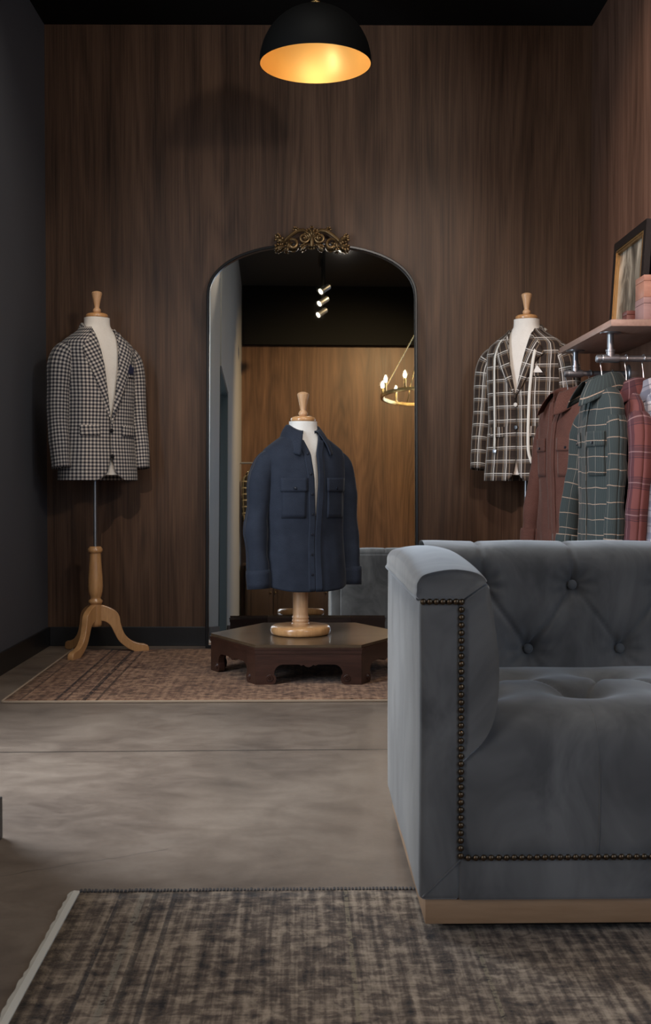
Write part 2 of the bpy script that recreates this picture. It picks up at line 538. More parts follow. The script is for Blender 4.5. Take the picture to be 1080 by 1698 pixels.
def rug_mat(name, dark, mid, light, sy, lines):
    """worn distressed pile: streaks along Y, blotches, faint border lines (local x)"""
    M = Mat(name, mid, 0.95, sheen=0.1)
    M.b.inputs['Specular IOR Level'].default_value = 0.1
    v = M.coord('Object')
    st = M.noise(M.coord('Object', (75, 3.0, 1)), 1.0, 3, 0.6)
    tx = M.noise(M.coord('Object', (16, 190, 1)), 1.0, 2, 0.6)
    wx = M.noise(M.coord('Object', (10, 60, 1)), 1.0, 3, 0.6, 0.6)
    bl = M.noise(v, 34, 4, 0.7, 1.2)
    big = M.noise(v, 4.5, 4, 0.6, 1.0)
    vo = M.n('ShaderNodeTexVoronoi', {'Vector': M.coord('Object', (1, 1.0, 1)), 'Scale': 26.0, 'Randomness': 0.7}, distance='MANHATTAN').outputs['Distance']
    f = M.math('ADD', M.math('MULTIPLY', st, sy), M.math('ADD', M.math('MULTIPLY', tx, 0.15), M.math('MULTIPLY', bl, 0.36)))
    f = M.math('ADD', f, M.math('MULTIPLY', wx, 0.15))
    f = M.math('ADD', f, M.math('MULTIPLY', big, 0.16))
    f = M.math('ADD', f, M.math('MULTIPLY', vo, 0.10))
    f = M.math('MULTIPLY', f, 1.0 / (sy + 0.92))
    col = M.ramp(f, [(0.41, dark), (0.50, mid), (0.60, light)])
    xyz = M.n('ShaderNodeSeparateXYZ', {0: v})
    for ax, p, wd, c, s in lines:
        k = M.math('COMPARE', xyz.outputs[ax], p, wd / 2)
        k = M.math('MULTIPLY', k, M.math('MULTIPLY', M.math('GREATER_THAN', M.math('ADD', bl, M.math('MULTIPLY', tx, 0.5)), 0.70), s))
        col = M.mix(k, col, c)
    M.color(col)
    M.bump(M.math('ADD', f, M.math('MULTIPLY', M.noise(v, 260, 2), 0.6)), 0.5, 0.006)
    return M.m

m_rugfront = rug_mat('grey_worn_pile', (0.028, 0.023, 0.021), (0.115, 0.083, 0.062), (0.34, 0.26, 0.190), 0.40,
    [(0, 0.135, 0.012, (0.25, .21, .16), .7), (0, 0.16, 0.012, (0.02, .02, .02), .6), (0, .55, .008, (0.25, .2, .13), .6), (0, .78, .008, (0.25, .2, .13), .6), (0, .09, .008, (0.02, .02, .024), .7), (0, .2, .01, (0.02, .02, .024), .6)])
m_rugback = rug_mat('brown_worn_pile', (0.050, 0.025, 0.015), (0.165, 0.084, 0.048), (0.38, 0.22, 0.13), 0.16,
    [(0, .20, .012, (0.02, .012, .01), .9), (0, .235, .008, (0.04, .02, .015), .8), (0, .31, .018, (0.02, .012, .01), .9), (0, .36, .010, (0.03, .018, .012), .8), (0, .06, .008, (0.03, .018, .012), .7)])
m_fringe = cloth('cream_fringe', (0.50, 0.46, 0.40), (0.66, 0.62, 0.55), 400, 0.95, 0.1, 0.5)
m_binding = cloth('tan_binding', (0.30, 0.21, 0.14), (0.40, 0.29, 0.2), 400, 0.95, 0.1, 0.4)
m_tuft = cloth('dark_tuft', (0.05, 0.045, 0.045), (0.10, 0.09, 0.085), 400, 0.95, 0.1, 0.4)

# mirror glass
_M = Mat('mirror_silver', (0.83, 0.84, 0.82), 0.012, 1.0)
m_mirror = _M.m

# ------------------------------------------------------------------ the setting
def struct(name, mb, mat, smooth=False):
    o = mb.build(name, mat, None, smooth)
    o['kind'] = 'structure'
    return o

struct('floor', MB().box((-2.6, -3.6, -0.1), (3.3, 6.3, 0)), m_floor)
struct('wall_back', MB().box((-1.6, 5.99, 0), (1.6, 6.12, 4.7)), m_wall)
struct('wall_left', MB().box((-1.56, 2.73, 0), (-1.416, 2.85, 4.7)).box((-1.56, 3.85, 0), (-1.416, 5.99, 4.7)).box((-1.56, 2.85, 0), (-1.416, 3.85, 0.4)).box((-1.56, 2.85, 2.5), (-1.416, 3.85, 4.7)), m_grey)
struct('window_1', MB().box((-1.52, 2.85, 0.4), (-1.45, 2.90, 2.5)).box((-1.52, 3.80, 0.4), (-1.45, 3.85, 2.5)).box((-1.52, 2.90, 0.4), (-1.45, 3.80, 0.45)).box((-1.52, 2.90, 2.45), (-1.45, 3.80, 2.5)), m_metalblk)
struct('wall_left_return', MB().box((-1.56, 2.62, 0), (-1.06, 2.73, 4.7)), m_grey)
struct('wall_left_near', MB().box((-1.06, 1.40, 0), (-0.772, 2.73, 4.7)), m_greywarm)
struct('wall_left_far', MB().box((-1.06, -3.42, 0), (-0.76, 0.14, 4.7)), m_greywarm)
struct('wall_left_lintel', MB().box((-1.06, 0.14, 2.47), (-0.76, 1.40, 4.7)), m_greywarm)
struct('door_1', MB().box((-1.08, 0.14, 0), (-0.765, 0.165, 2.47)).box((-1.08, 1.375, 0), (-0.765, 1.40, 2.47)).box((-1.08, 0.165, 2.445), (-0.765, 1.375, 2.47)), m_teal)
struct('wall_right', MB().box((1.42, 3.30, 0), (1.56, 5.99, 4.7)), m_wall_lit)
struct('wall_right_return', MB().box((1.56, 3.30, 0), (3.1, 3.42, 4.7)), m_wall_lit)
struct('wall_right_far', MB().box((3.0, -3.42, 0), (3.12, 3.30, 4.7)), m_greywarm)
struct('wall_front', MB().box((-0.76, -3.42, 0), (3.0, -3.30, 4.7)), m_wall)
struct('ceiling', MB().box((-1.56, -3.42, 4.6), (3.1, 4.75, 4.7)), m_soffit)
struct('ceiling_alcove', MB().box((-1.42, 4.75, 3.22), (1.42, 5.99, 3.32)), m_black)
struct('trim_1', MB().box((-1.42, 4.68, 3.22), (1.42, 4.75, 4.6)), m_soffit)
struct('trim_2', MB().box((-0.76, -3.30, 3.80), (3.0, -3.22, 4.6)), m_black)
# baseboards
struct('baseboard_back', MB().box((-1.404, 5.978, 0), (1.408, 5.99, 0.100), 0.002), m_base)
struct('baseboard_left', MB().box((-1.416, 2.73, 0), (-1.404, 5.978, 0.100), 0.002), m_base)
struct('baseboard_right', MB().box((1.408, 3.30, 0), (1.42, 5.978, 0.100), 0.002), m_base)
struct('baseboard_left_near', MB().box((-0.772, 1.42, 0), (-0.760, 2.742, 0.100), 0.002), m_base)
struct('baseboard_left_far', MB().box((-0.76, -3.3, 0), (-0.748, 0.13, 0.100), 0.002), m_base)
struct('baseboard_front', MB().box((-0.748, -3.30, 0), (3.0, -3.288, 0.100), 0.002), m_base)

def cr(points, n):
    """Catmull-Rom through points"""
    P = [Vector(p) for p in points]
    P = [P[0] * 2 - P[1]] + P + [P[-1] * 2 - P[-2]]
    out = []
    m = len(P) - 3
    for q in range(n + 1):
        u = q / n * m
        k = min(int(u), m - 1)
        t = u - k
        a, b, c, d = P[k:k + 4]
        out.append(0.5 * ((2 * b) + (c - a) * t + (2 * a - 5 * b + 4 * c - d) * t * t + (3 * b - a - 3 * c + d) * t ** 3))
    return out

def sstep(a, b, x):
    t = max(0.0, min(1.0, (x - a) / (b - a)))
    return t * t * (3 - 2 * t)

# ------------------------------------------------------------------ rugs
RUGA = math.radians(0.85)
def rug(name, loc, sx, sy, mat, label, front_binding, fringe_w, tufts):
    r = thing(name, loc, RUGA, label, 'rug')
    nx, ny = 40, 40
    def f(a, b):
        x, y = a * sx, b * sy
        return (x, y, 0.009 + 0.0012 * noise.noise((x * 3, y * 3, 1.3)))
    o = grid('pile', f, nx, ny, mat, r, solid=0.007, off=-1)
    # bound ends
    mb = MB()
    n = 120
    if fringe_w > 0.01:
        rr = random.Random(3)
        v = []
        pts = []
        for k in range(n + 1):
            y = sy * k / n
            pts.append((-fringe_w + rr.uniform(-.0025, .0025), y))
        vv, ff = [], []
        for k in range(n + 1):
            y = pts[k][1]
            vv += [(pts[k][0], y, 0.001), (pts[k][0] + 0.002, y, 0.009), (-fringe_w * 0.5, y, 0.0125), (0.002, y, 0.0115), (0.002, y, 0.001)]
        for k in range(n):
            for q in range(4):
                ff.append((k * 5 + q, k * 5 + q + 1, k * 5 + q + 6, k * 5 + q + 5))
        mb.add(vv, ff)
        mb.build('fringe', m_fringe, r, False)
    else:
        mb.box((-0.008, 0, 0.001), (0.002, sy, 0.011), 0.002).build('binding', m_binding, r)
    if front_binding:
        MB().box((0, -0.006, 0.001), (sx, 0.002, 0.010), 0.002).build('binding', m_binding, r)
    if tufts:
        mb = MB()
        rr = random.Random(5)
        k = 0
        x = 0.0
        while x < sx:
            wd = rr.uniform(.006, .009)
            mb.box((x, sy - 0.003, 0.001), (x + wd * 0.7, sy + rr.uniform(.006, .013), 0.012), 0.0015, 1)
            x += wd
        o = mb.build('edge_tufts', m_tuft, r, False)
        o['kind'] = 'stuff'
    return r
rug('area_rug', (-0.468, 0.55, 0.0), 2.9, 1.80, m_rugfront, 'worn grey-brown rug with cream fringed end under the grey sofa', False, 0.021, True)
rug('area_rug', (-1.222, 4.425, 0.0), 2.35, 1.385, m_rugback, 'faded reddish-brown rug with dark end stripes under the low hexagonal table', True, 0.0, False)

# ------------------------------------------------------------------ leaning arched mirror
MX, MYB, TILT, YAW = -0.031, 5.855, 0.060, 0.014
MW, MH0, MH1 = 0.545, 1.80, 2.085          # half width, springing height, crown height
mirror = thing('floor_mirror', (MX, MYB, 0.010), YAW, 'tall black-framed arched mirror with gilt crest leaning on the walnut wall', 'mirror')
def mpt(x, z, d=0.0):
    """mirror-plane point (d towards the room)"""
    return (x, z * math.sin(TILT) - d * math.cos(TILT), z * math.cos(TILT) + d * math.sin(TILT))
def arch(inset, n=40):
    hw = MW - inset
    out = [(-hw, inset), (-hw, MH0)]
    for k in range(1, n):
        a = PI - PI * k / n
        ca, sa = math.cos(a), math.sin(a)
        e = 2 / 2.25
        out.append((hw * math.copysign(abs(ca) ** e, ca), MH0 + (MH1 - MH0 - inset) * abs(sa) ** e))
    out += [(hw, MH0), (hw, inset)]
    return out
v, f = [], []
prof = [(0.0, 0.0), (0.0, 0.026), (0.003, 0.030), (0.012, 0.030), (0.015, 0.027), (0.015, 0.0)]
loops = [arch(i) for i, d in prof]
n = len(loops[0])
for (ins, d), lp in zip(prof, loops):
    v += [mpt(x, z, d) for x, z in lp]
for a in range(len(prof)):
    b = (a + 1) % len(prof)
    for k in range(n):
        k2 = (k + 1) % n
        f.append((a * n + k, a * n + k2, b * n + k2, b * n + k))
MB().add(v, f).build('frame', m_metalblk, mirror)
lp = arch(0.013)
MB().prism(lp, mpt(0, 0, 0.006), (1, 0, 0), Vector(mpt(0, 1)) , Vector(mpt(0, 0, 1)), 0.006).build('mirror_glass', m_mirror, mirror, False)
MB().prism(arch(0.004), mpt(0, 0, 0.0), (1, 0, 0), Vector(mpt(0, 1)), Vector(mpt(0, 0, 1)), 0.004).build('back_board', m_black, mirror, False)
# gilt crest: scrolls, acanthus leaves, rosettes
def spiral(cx, cz, r0, r1, a0, turns, n=36, sgn=1):
    out = []
    for k in range(n + 1):
        t = k / n
        r = r0 + (r1 - r0) * t
        a = a0 + sgn * turns * 2 * PI * t
        out.append((cx + r * math.cos(a), cz + r * math.sin(a)))
    return out
orn = MB()
def otube(pts, rad, d0=0.040, dk=0.0):
    m = len(pts)
    orn.tube([mpt(x, MH1 + z, d0 + dk * math.sin(PI * i / (m - 1))) for i, (x, z) in enumerate(pts)],
             [rad * (0.45 + 0.75 * math.sin(PI * min(1, (i + 1) / m) ** 0.8)) for i in range(m)], 8, up=(0, 1, 0))
def leaf(x, z, ang, ln, wd, d=0.038, curl=0.012):
    """lobed acanthus leaf: mid rib and three pairs of lobes"""
    c, s = math.cos(ang), math.sin(ang)
    def P(u, vv): return (x + c * u - s * vv, z + s * u + c * vv)
    otube([P(ln * t, 0.12 * wd * math.sin(3 * t)) for t in [i / 8 for i in range(9)]], wd * 0.26, d, curl)
    for t, k in ((.25, .75), (.5, 1.0), (.75, .7)):
        for sg in (-1, 1):
            otube([P(ln * (t + .22 * q), sg * wd * k * (0.1 + 0.55 * q ** .8)) for q in [i / 5 for i in range(6)]], wd * 0.17, d - .002, curl)
for sg in (-1, 1):
    # rosette scrolls either side of the centre leaf
    otube([(sg * x, z) for x, z in spiral(0.040, 0.020, 0.029, 0.006, PI * .55, 1.6)], 0.0065, 0.042, 0.006)
    orn.sphere(mpt(sg * 0.040, MH1 + 0.020, 0.046), 0.009, 10)
    for k in range(6):
        a = k * PI / 3
        orn.sphere(mpt(sg * 0.040 + 0.017 * math.cos(a), MH1 + 0.020 + 0.017 * math.sin(a), 0.042), 0.0065, 8)
    # upper rolling stem
    otube([(sg * x, z) for x, z in [(0.02, 0.052), (0.045, 0.062), (0.075, 0.056), (0.105, 0.036), (0.13, 0.016), (0.150, -0.006), (0.158, -0.034)]], 0.0085, 0.038, 0.008)
    # lower S stem with a curl
    otube([(sg * x, z) for x, z in spiral(0.100, -0.012, 0.030, 0.006, PI * .25, 1.15)], 0.008, 0.040, 0.006)
    leaf(sg * 0.062, 0.055, PI / 2 - sg * 1.15, 0.040, 0.022)
    leaf(sg * 0.135, 0.000, PI / 2 - sg * 1.2, 0.060, 0.032)
    leaf(sg * 0.140, -0.020, PI / 2 - sg * 1.75, 0.055, 0.030)
    leaf(sg * 0.165, 0.012, PI / 2 - sg * 0.6, 0.034, 0.024)
    leaf(sg * 0.118, 0.012, PI / 2 - sg * 2.9, 0.060, 0.024)
    leaf(sg * 0.028, -0.010, PI / 2 - sg * 2.2, 0.038, 0.022)
for a in (-0.75, -0.38, 0, 0.38, 0.75):
    leaf(0.0, 0.012, PI / 2 + a, 0.074 - abs(a) * 0.026, 0.019)
otube([(x, z) for x, z in [(0, -0.02), (0, 0.0), (0, 0.03), (0, 0.055)]], 0.009, 0.044, 0.006)
orn.sphere(mpt(0, MH1 + 0.008, 0.047), 0.010, 10)
for k in range(-3, 4):
    orn.sphere(mpt(k * 0.013, MH1 - 0.018 + 0.003 * abs(k), 0.040), 0.008, 8)
orn.build('crest', m_ornament, mirror)

# ------------------------------------------------------------------ low hexagonal table
TS = 0.45
TCX, TCY, TTOP = -0.0415, 5.155, 0.176
table = thing('low_table', (TCX, TCY, 0.010), 0, 'low dark carved hexagonal table in front of the mirror', 'table')
TH = TTOP - 0.010
def hexa(s): return [(s * math.cos(PI / 3 * k), s * math.sin(PI / 3 * k)) for k in range(6)]
MB().prism(hexa(TS * 0.985), (0, 0, TH - 0.012), (1, 0, 0), (0, 1, 0), (0, 0, 1), 0.012).build('tabletop', m_tabletop, table, False)
# stepped moulding under the top
for s0, z0, z1 in ((TS * 1.0, TH - 0.019, TH - 0.0125),):
    MB().prism(hexa(s0), (0, 0, z0), (1, 0, 0), (0, 1, 0), (0, 0, 1), z1 - z0).build('edge_moulding', m_tablewood, table, False)
MB().prism(hexa(TS * 0.992), (0, 0, TH - 0.036), (1, 0, 0), (0, 1, 0), (0, 0, 1), 0.0165).build('frieze', m_tablewood, table, False)
# six pierced aprons with bracket feet
S = TS * 0.985
half = S / 2
def apron_outline():
    top = TH - 0.036
    right = [(half, 0.0), (half, top)]
    left = [(-half, top), (-half, 0.0)]
    # lower edge from left foot to right foot
    prof = [(-half + 0.070, 0.0), (-half + 0.082, 0.006), (-half + 0.087, 0.022), (-half + 0.084, 0.036), (-half + 0.078, 0.043),
            (-half + 0.080, 0.058), (-half + 0.088, 0.072), (-half + 0.100, 0.081), (-half + 0.114, 0.0845),
            (-0.040, 0.0845), (-0.030, 0.079), (-0.020, 0.083), (-0.012, 0.076), (0.0, 0.073)]
    prof += [(-x, z) for x, z in reversed(prof[:-1])]
    return left + prof + right
for k in range(6):
    a = PI / 3 * k + PI / 6
    nrm = Vector((math.cos(a), math.sin(a), 0))
    tan = Vector((-math.sin(a), math.cos(a), 0))
    org = nrm * (S * math.cos(PI / 6))
    pan = MB().prism(apron_outline(), org, tan, (0, 0, 1), -nrm, 0.028).build('apron_panel', m_tablewood, table, False)
    pan.data.polygons[0].use_smooth = False
    for sg in (-1, 1):
        c = org + tan * (sg * (half - 0.060)) + Vector((0, 0, 0.026))
        mb = MB()
        for r0, r1, hh in ((0.0155, 0.0125, 0.0035), (0.0105, 0.008, 0.0055), (0.005, 0.002, 0.007)):
            vv, ff = [], []
            for j, (r, h) in enumerate(((r0, 0.0), (r1 + .001, hh), (r1 - .002, hh), (r1 - .004, 0.002))):
                for q in range(20):
                    b = 2 * PI * q / 20
                    vv.append(c + tan * (max(r, .0005) * math.cos(b)) + Vector((0, 0, max(r, .0005) * math.sin(b))) + nrm * h)
            for j in range(3):
                for q in range(20):
                    q2 = (q + 1) % 20
                    ff.append((j * 20 + q, j * 20 + q2, (j + 1) * 20 + q2, (j + 1) * 20 + q))
            mb.add(vv, ff)
        mb.build('medallion', m_tablewood, pan)

# ------------------------------------------------------------------ dress forms and clothes
REL = smooth_tab([(-.78, .212, .130, .118), (-.62, .203, .124, .112), (-.50, .192, .117, .104), (-.38, .184, .115, .10), (-.25, .187, .124, .104),
       (-.12, .194, .124, .104), (-.04, .196, .110, .098), (.0, .184, .097, .09), (.03, .143, .086, .082), (.06, .096, .074, .073), (.09, .072, .066, .066), (.2, .07, .064, .064)], 160)
EXPN = 2.3

class Torso:
    """a torso-shaped shell; zs is height above the shoulder tip"""
    def __init__(s, hs, sw=1.0, sd=1.0, amp=0.006, seed=0.0, fold=0.0, grow=0.0, zsc=1.0):
        s.hs, s.sw, s.sd, s.amp, s.seed, s.fold, s.grow, s.zsc = hs, sw, sd, amp, seed, fold, grow, zsc
    def prof(s, zs):
        w_, df, db = lerp_tab(REL, zs / (s.zsc if zs < 0 else 1))
        return w_ * s.sw + s.grow, df * s.sd + s.grow, db * s.sd + s.grow
    def disp(s, x, zs, side):
        k = s.amp * noise.noise((x * 5 + s.seed, zs * 3.2 + side * 7, s.seed))
        k += s.amp * 0.5 * noise.noise((x * 13 + s.seed, zs * 7 + x * 6 + side * 7, s.seed + 4))
        k += s.amp * 0.9 * (0.75 - abs(noise.noise((x * 9 + zs * 5 + s.seed * 2, zs * 6 - x * 4, side * 3 + s.seed)))) * 0.5
        if s.fold:
            low = sstep(-0.15, -0.6, zs) if False else max(0, min(1, (-zs - 0.1) / 0.5))
            k += s.fold * low * noise.noise((x * 16 + zs * 1.5 + s.seed, zs * 1.1, side * 5 + s.seed))
        return k
    def at(s, t, zs):
        w_, df, db = s.prof(zs)
        st, ct = math.sin(t), math.cos(t)
        x = w_ * math.copysign(abs(st) ** (2 / EXPN), st)
        d = df if ct > 0 else db
        y = -d * math.copysign(abs(ct) ** (2 / EXPN), ct)
        k = s.disp(x, zs, 1 if ct > 0 else -1)
        y -= math.copysign(k * min(1, abs(y) / 0.03), ct)
        return (x, y, zs + s.hs)
    def tx(s, x, zs):
        w_ = s.prof(zs)[0]
        q = min(0.999, abs(x) / w_)
        return math.copysign(math.asin(q ** (EXPN / 2)), x)
    def front(s, x, zs, off=0.0):
        w_, df, db = s.prof(zs)
        q = min(0.995, abs(x) / w_)
        y = -df * (1 - q ** EXPN) ** (1 / EXPN)
        k = s.disp(x, zs, 1)
        y -= k * min(1, abs(y) / 0.03)
        # push out along the surface normal so patches do not sink at the sides
        nx = q ** (EXPN - 1) / w_
        ny = (max(1e-4, 1 - q ** EXPN)) ** ((EXPN - 1) / EXPN) / df
        ln = math.hypot(nx, ny)
        return (x + math.copysign(off * nx / ln, x), y - off * ny / ln, zs + s.hs)

_arc = [0.0]
for _k in range(1, 401):
    def _pp(t):
        st, ct = math.sin(t), math.cos(t)
        return (.19 * math.copysign(abs(st) ** (2 / EXPN), st), .115 * math.copysign(abs(ct) ** (2 / EXPN), ct))
    a, b = _pp(2 * PI * (_k - 1) / 400), _pp(2 * PI * _k / 400)
    _arc.append(_arc[-1] + math.hypot(a[0] - b[0], a[1] - b[1]))
def arc(t):
    q = t / (2 * PI) * 400
    k = math.floor(q)
    base = _arc[400] * (k // 400)
    k0 = k % 400
    return base + _arc[k0] + (_arc[k0 + 1] - _arc[k0]) * (q - k)

def shell(T, name, mat, parent, zlo, zhi, xl, xr, nu=72, nv=64, solid=0.004, hem=None):
    """garment body from right front edge round the back to left front edge"""
    def zz(b): return zlo + (zhi - zlo) * b
    def f(a, b):
        zs = zz(b)
        t0, t1 = T.tx(xr(zs), zs), 2 * PI + T.tx(xl(zs), zs)
        t = t0 + (t1 - t0) * a
        if hem and b < 0.25:
            zs = zs + hem(t) * (1 - b / 0.25)
        return T.at(t, zs)
    def uv(a, b):
        zs = zz(b)
        t0, t1 = T.tx(xr(zs), zs), 2 * PI + T.tx(xl(zs), zs)
        return (arc(t0 + (t1 - t0) * a), zs)
    return grid(name, f, nu, nv, mat, parent, uv, solid=solid, off=-1)

def patch(T, name, mat, parent, xa, xb, z0, z1, off=0.004, nu=8, nv=10, solid=0.003, rot=0.0, ed=0.0, uv0=(0, 0)):
    """piece lying on the chest: x from xa(zs) to xb(zs)"""
    fa = xa if callable(xa) else (lambda z: xa)
    fb = xb if callable(xb) else (lambda z: xb)
    c, s = math.cos(rot), math.sin(rot)
    def pos(a, b):
        zs = z0 + (z1 - z0) * b
        return fa(zs) + (fb(zs) - fa(zs)) * a, zs
    def f(a, b):
        x, zs = pos(a, b)
        return T.front(x, zs, off + ed * math.sin(PI * a))
    def uv(a, b):
        x, zs = pos(a, b)
        return (c * x - s * zs + uv0[0], s * x + c * zs + uv0[1])
    return grid(name, f, nu, nv, mat, parent, uv, solid=solid, off=1)

def sleeve(T, name, mat, parent, sd, pts, seed, cuff=None, amp=0.004, flat=0.86, cuffmat=None):
    """pts: (x, y, zs, r); sd = -1 viewer's left, +1 viewer's right"""
    path = cr([(sd * p[0], p[1], p[2] + T.hs) for p in pts], 46)
    rr = [v.x for v in cr([(p[3], 0, 0) for p in pts], 46)]
    seg = 26
    def ringat(i, rad_add=0.0):
        return None
    v, uv, f = [], [], []
    prev = None
    L = 0.0
    for i, p in enumerate(path):
        t = (path[min(i + 1, 46)] - path[max(i - 1, 0)]).normalized()
        U = Vector((0, 0, 1)) if prev is None else prev
        a = (U - t * U.dot(t)).normalized()
        prev = a
        b = t.cross(a)
        if i: L += (p - path[i - 1]).length
        for k in range(seg + 1):
            an = 2 * PI * k / seg
            r = rr[i]
            q = p + a * (r * math.cos(an) * flat) + b * (r * math.sin(an))
            dn = amp * noise.noise((q.x * 8 + seed, q.y * 8, q.z * 9 + seed)) + amp * 0.55 * (1 - abs(noise.noise((q.x * 7 + q.z * 9, q.y * 9 + seed, q.z * 17 + q.y * 12 + seed)))) - amp * 0.4
            dn *= sstep(0, 12, i)
            q = q + (a * math.cos(an) + b * math.sin(an)) * dn
            v.append(q)
            uv.append((an * 0.055 + seed * 0.01, -L))
    for i in range(46):
        for k in range(seg):
            o = i * (seg + 1) + k
            f.append((o, o + 1, o + seg + 2, o + seg + 1))
    o = mesh(name, v, f, mat, parent, True, uv)
    md = o.modifiers.new('thickness', 'SOLIDIFY')
    md.thickness = 0.003
    md.offset = -1
    return o, path, rr

def cuff(path, rr, mat, parent, length, grow=0.004, flat=0.86, name='cuff'):
    """band round the sleeve end"""
    n = len(path) - 1
    # walk back along the path
    acc, i0 = 0.0, n
    while i0 > 1 and acc < length:
        acc += (path[i0] - path[i0 - 1]).length
        i0 -= 1
    v, f, uv = [], [], []
    seg = 26
    ids = list(range(i0, n + 1))
    prev = Vector((1, 0, 0))
    for q, i in enumerate(ids):
        t = (path[min(i + 1, n)] - path[i - 1]).normalized()
        a = (prev - t * prev.dot(t)).normalized()
        b = t.cross(a)
        g = grow if 0 < q else grow * 0.4
        for k in range(seg + 1):
            an = 2 * PI * k / seg
            v.append(path[i] + a * ((rr[i] * flat + g) * math.cos(an)) + b * ((rr[i] + g) * math.sin(an)) + (t * 0.004 if q == len(ids) - 1 else t * 0))
            uv.append((an * .055, -i * 0.013))
    for q in range(len(ids) - 1):
        for k in range(seg):
            o = q * (seg + 1) + k
            f.append((o, o + 1, o + seg + 2, o + seg + 1))
    o = mesh(name, v, f, mat, parent, True, uv)
    md = o.modifiers.new('thickness', 'SOLIDIFY')
    md.thickness = 0.003
    md.offset = 1
    return o

def collar(T, mat, parent, ztop, zbot, psimax, rx, ry, spread, drop, pt=(0.02, 0.025), name='collar', rot=0.0):
    """folded collar leaf around the neck; spread = how far the fall stands off"""
    def f(a, b):
        s = a * 2 - 1
        psi = s * math.radians(psimax)
        e = sstep(0.45, 1.0, abs(s))
        # b 0: inside stand bottom, .35: top fold, 1: fall edge
        if b < 0.3:
            k = b / 0.3
            r = -0.002
            z = (zbot + 0.005) + (ztop - zbot - 0.005) * k - 0.030 * e * k
            return (math.sin(psi) * (rx + r), math.cos(psi) * (ry + r), z + T.hs)
        k = (b - 0.3) / 0.7
        r = 0.003 + spread * math.sin(k * PI / 2)
        z = ztop - 0.030 * e + (zbot - ztop + 0.030 * e - drop * e) * k ** 1.15
        x = math.sin(psi) * (rx + r) + math.copysign(pt[0] * e * k, s)
        y = math.cos(psi) * (ry + r) - pt[1] * e * k
        return (x, y, z + T.hs)
    def uv(a, b):
        return ((a - .5) * 0.42, b * 0.10)
    return grid(name, f, 56, 14, mat, parent, uv, solid=0.0025, off=1)

def button(T, x, zs, mat, parent, r=0.010, off=0.008):
    p = Vector(T.front(x, zs, off))
    q = Vector(T.front(x, zs, off + 0.01))
    n = (q - p).normalized()
    return MB().tube([p - n * 0.002, p, p + n * 0.003, p + n * 0.0035], [r, r, r * 0.9, r * 0.55], 16, up=(0, 0, 1)).build('button', mat, parent)

def form_stand(loc, rz, hs, label, zbase, kind, ncut):
    """linen torso on a wooden stand; hs shoulder-tip height above the floor, zbase what it stands on"""
    t = thing('dress_form', (loc[0], loc[1], zbase), 0, label, 'mannequin')
    T = Torso(hs - zbase, 0.87, 0.85, 0.0)
    def f(a, b):
        zs = ncut + (0.128 - ncut) * b
        return T.at(2 * PI * a, zs)
    body = grid('torso', f, 48, 60, m_linen, t, closed=True)
    # closed bottom
    ring = [T.at(2 * PI * k / 48, ncut) for k in range(48)]
    MB().add(ring, [tuple(range(48))]).build('torso_base', m_linen, t, False).rotation_euler = (0, 0, rz)
    body.rotation_euler = (0, 0, rz)
    zt = hs - zbase + 0.126
    pf = [(0.0, 0), (0.046, 0), (0.053, 0.004), (0.055, 0.011), (0.053, 0.018), (0.046, 0.023), (0.034, 0.026), (0.0, 0.027)]
    MB().lathe(pf, 40, (0, 0, zt)).build('neck_cap', m_beech, t)
    pf = [(0.0, 0.024), (0.012, 0.025), (0.018, 0.030), (0.0205, 0.038), (0.018, 0.046), (0.0125, 0.051), (0.012, 0.054), (0.015, 0.070), (0.020, 0.095), (0.0255, 0.118), (0.0265, 0.124), (0.022, 0.130), (0.010, 0.134), (0.0, 0.135)]
    MB().lathe(pf, 28, (0, 0, zt)).build('finial', m_beechpale, t)
    return t, T

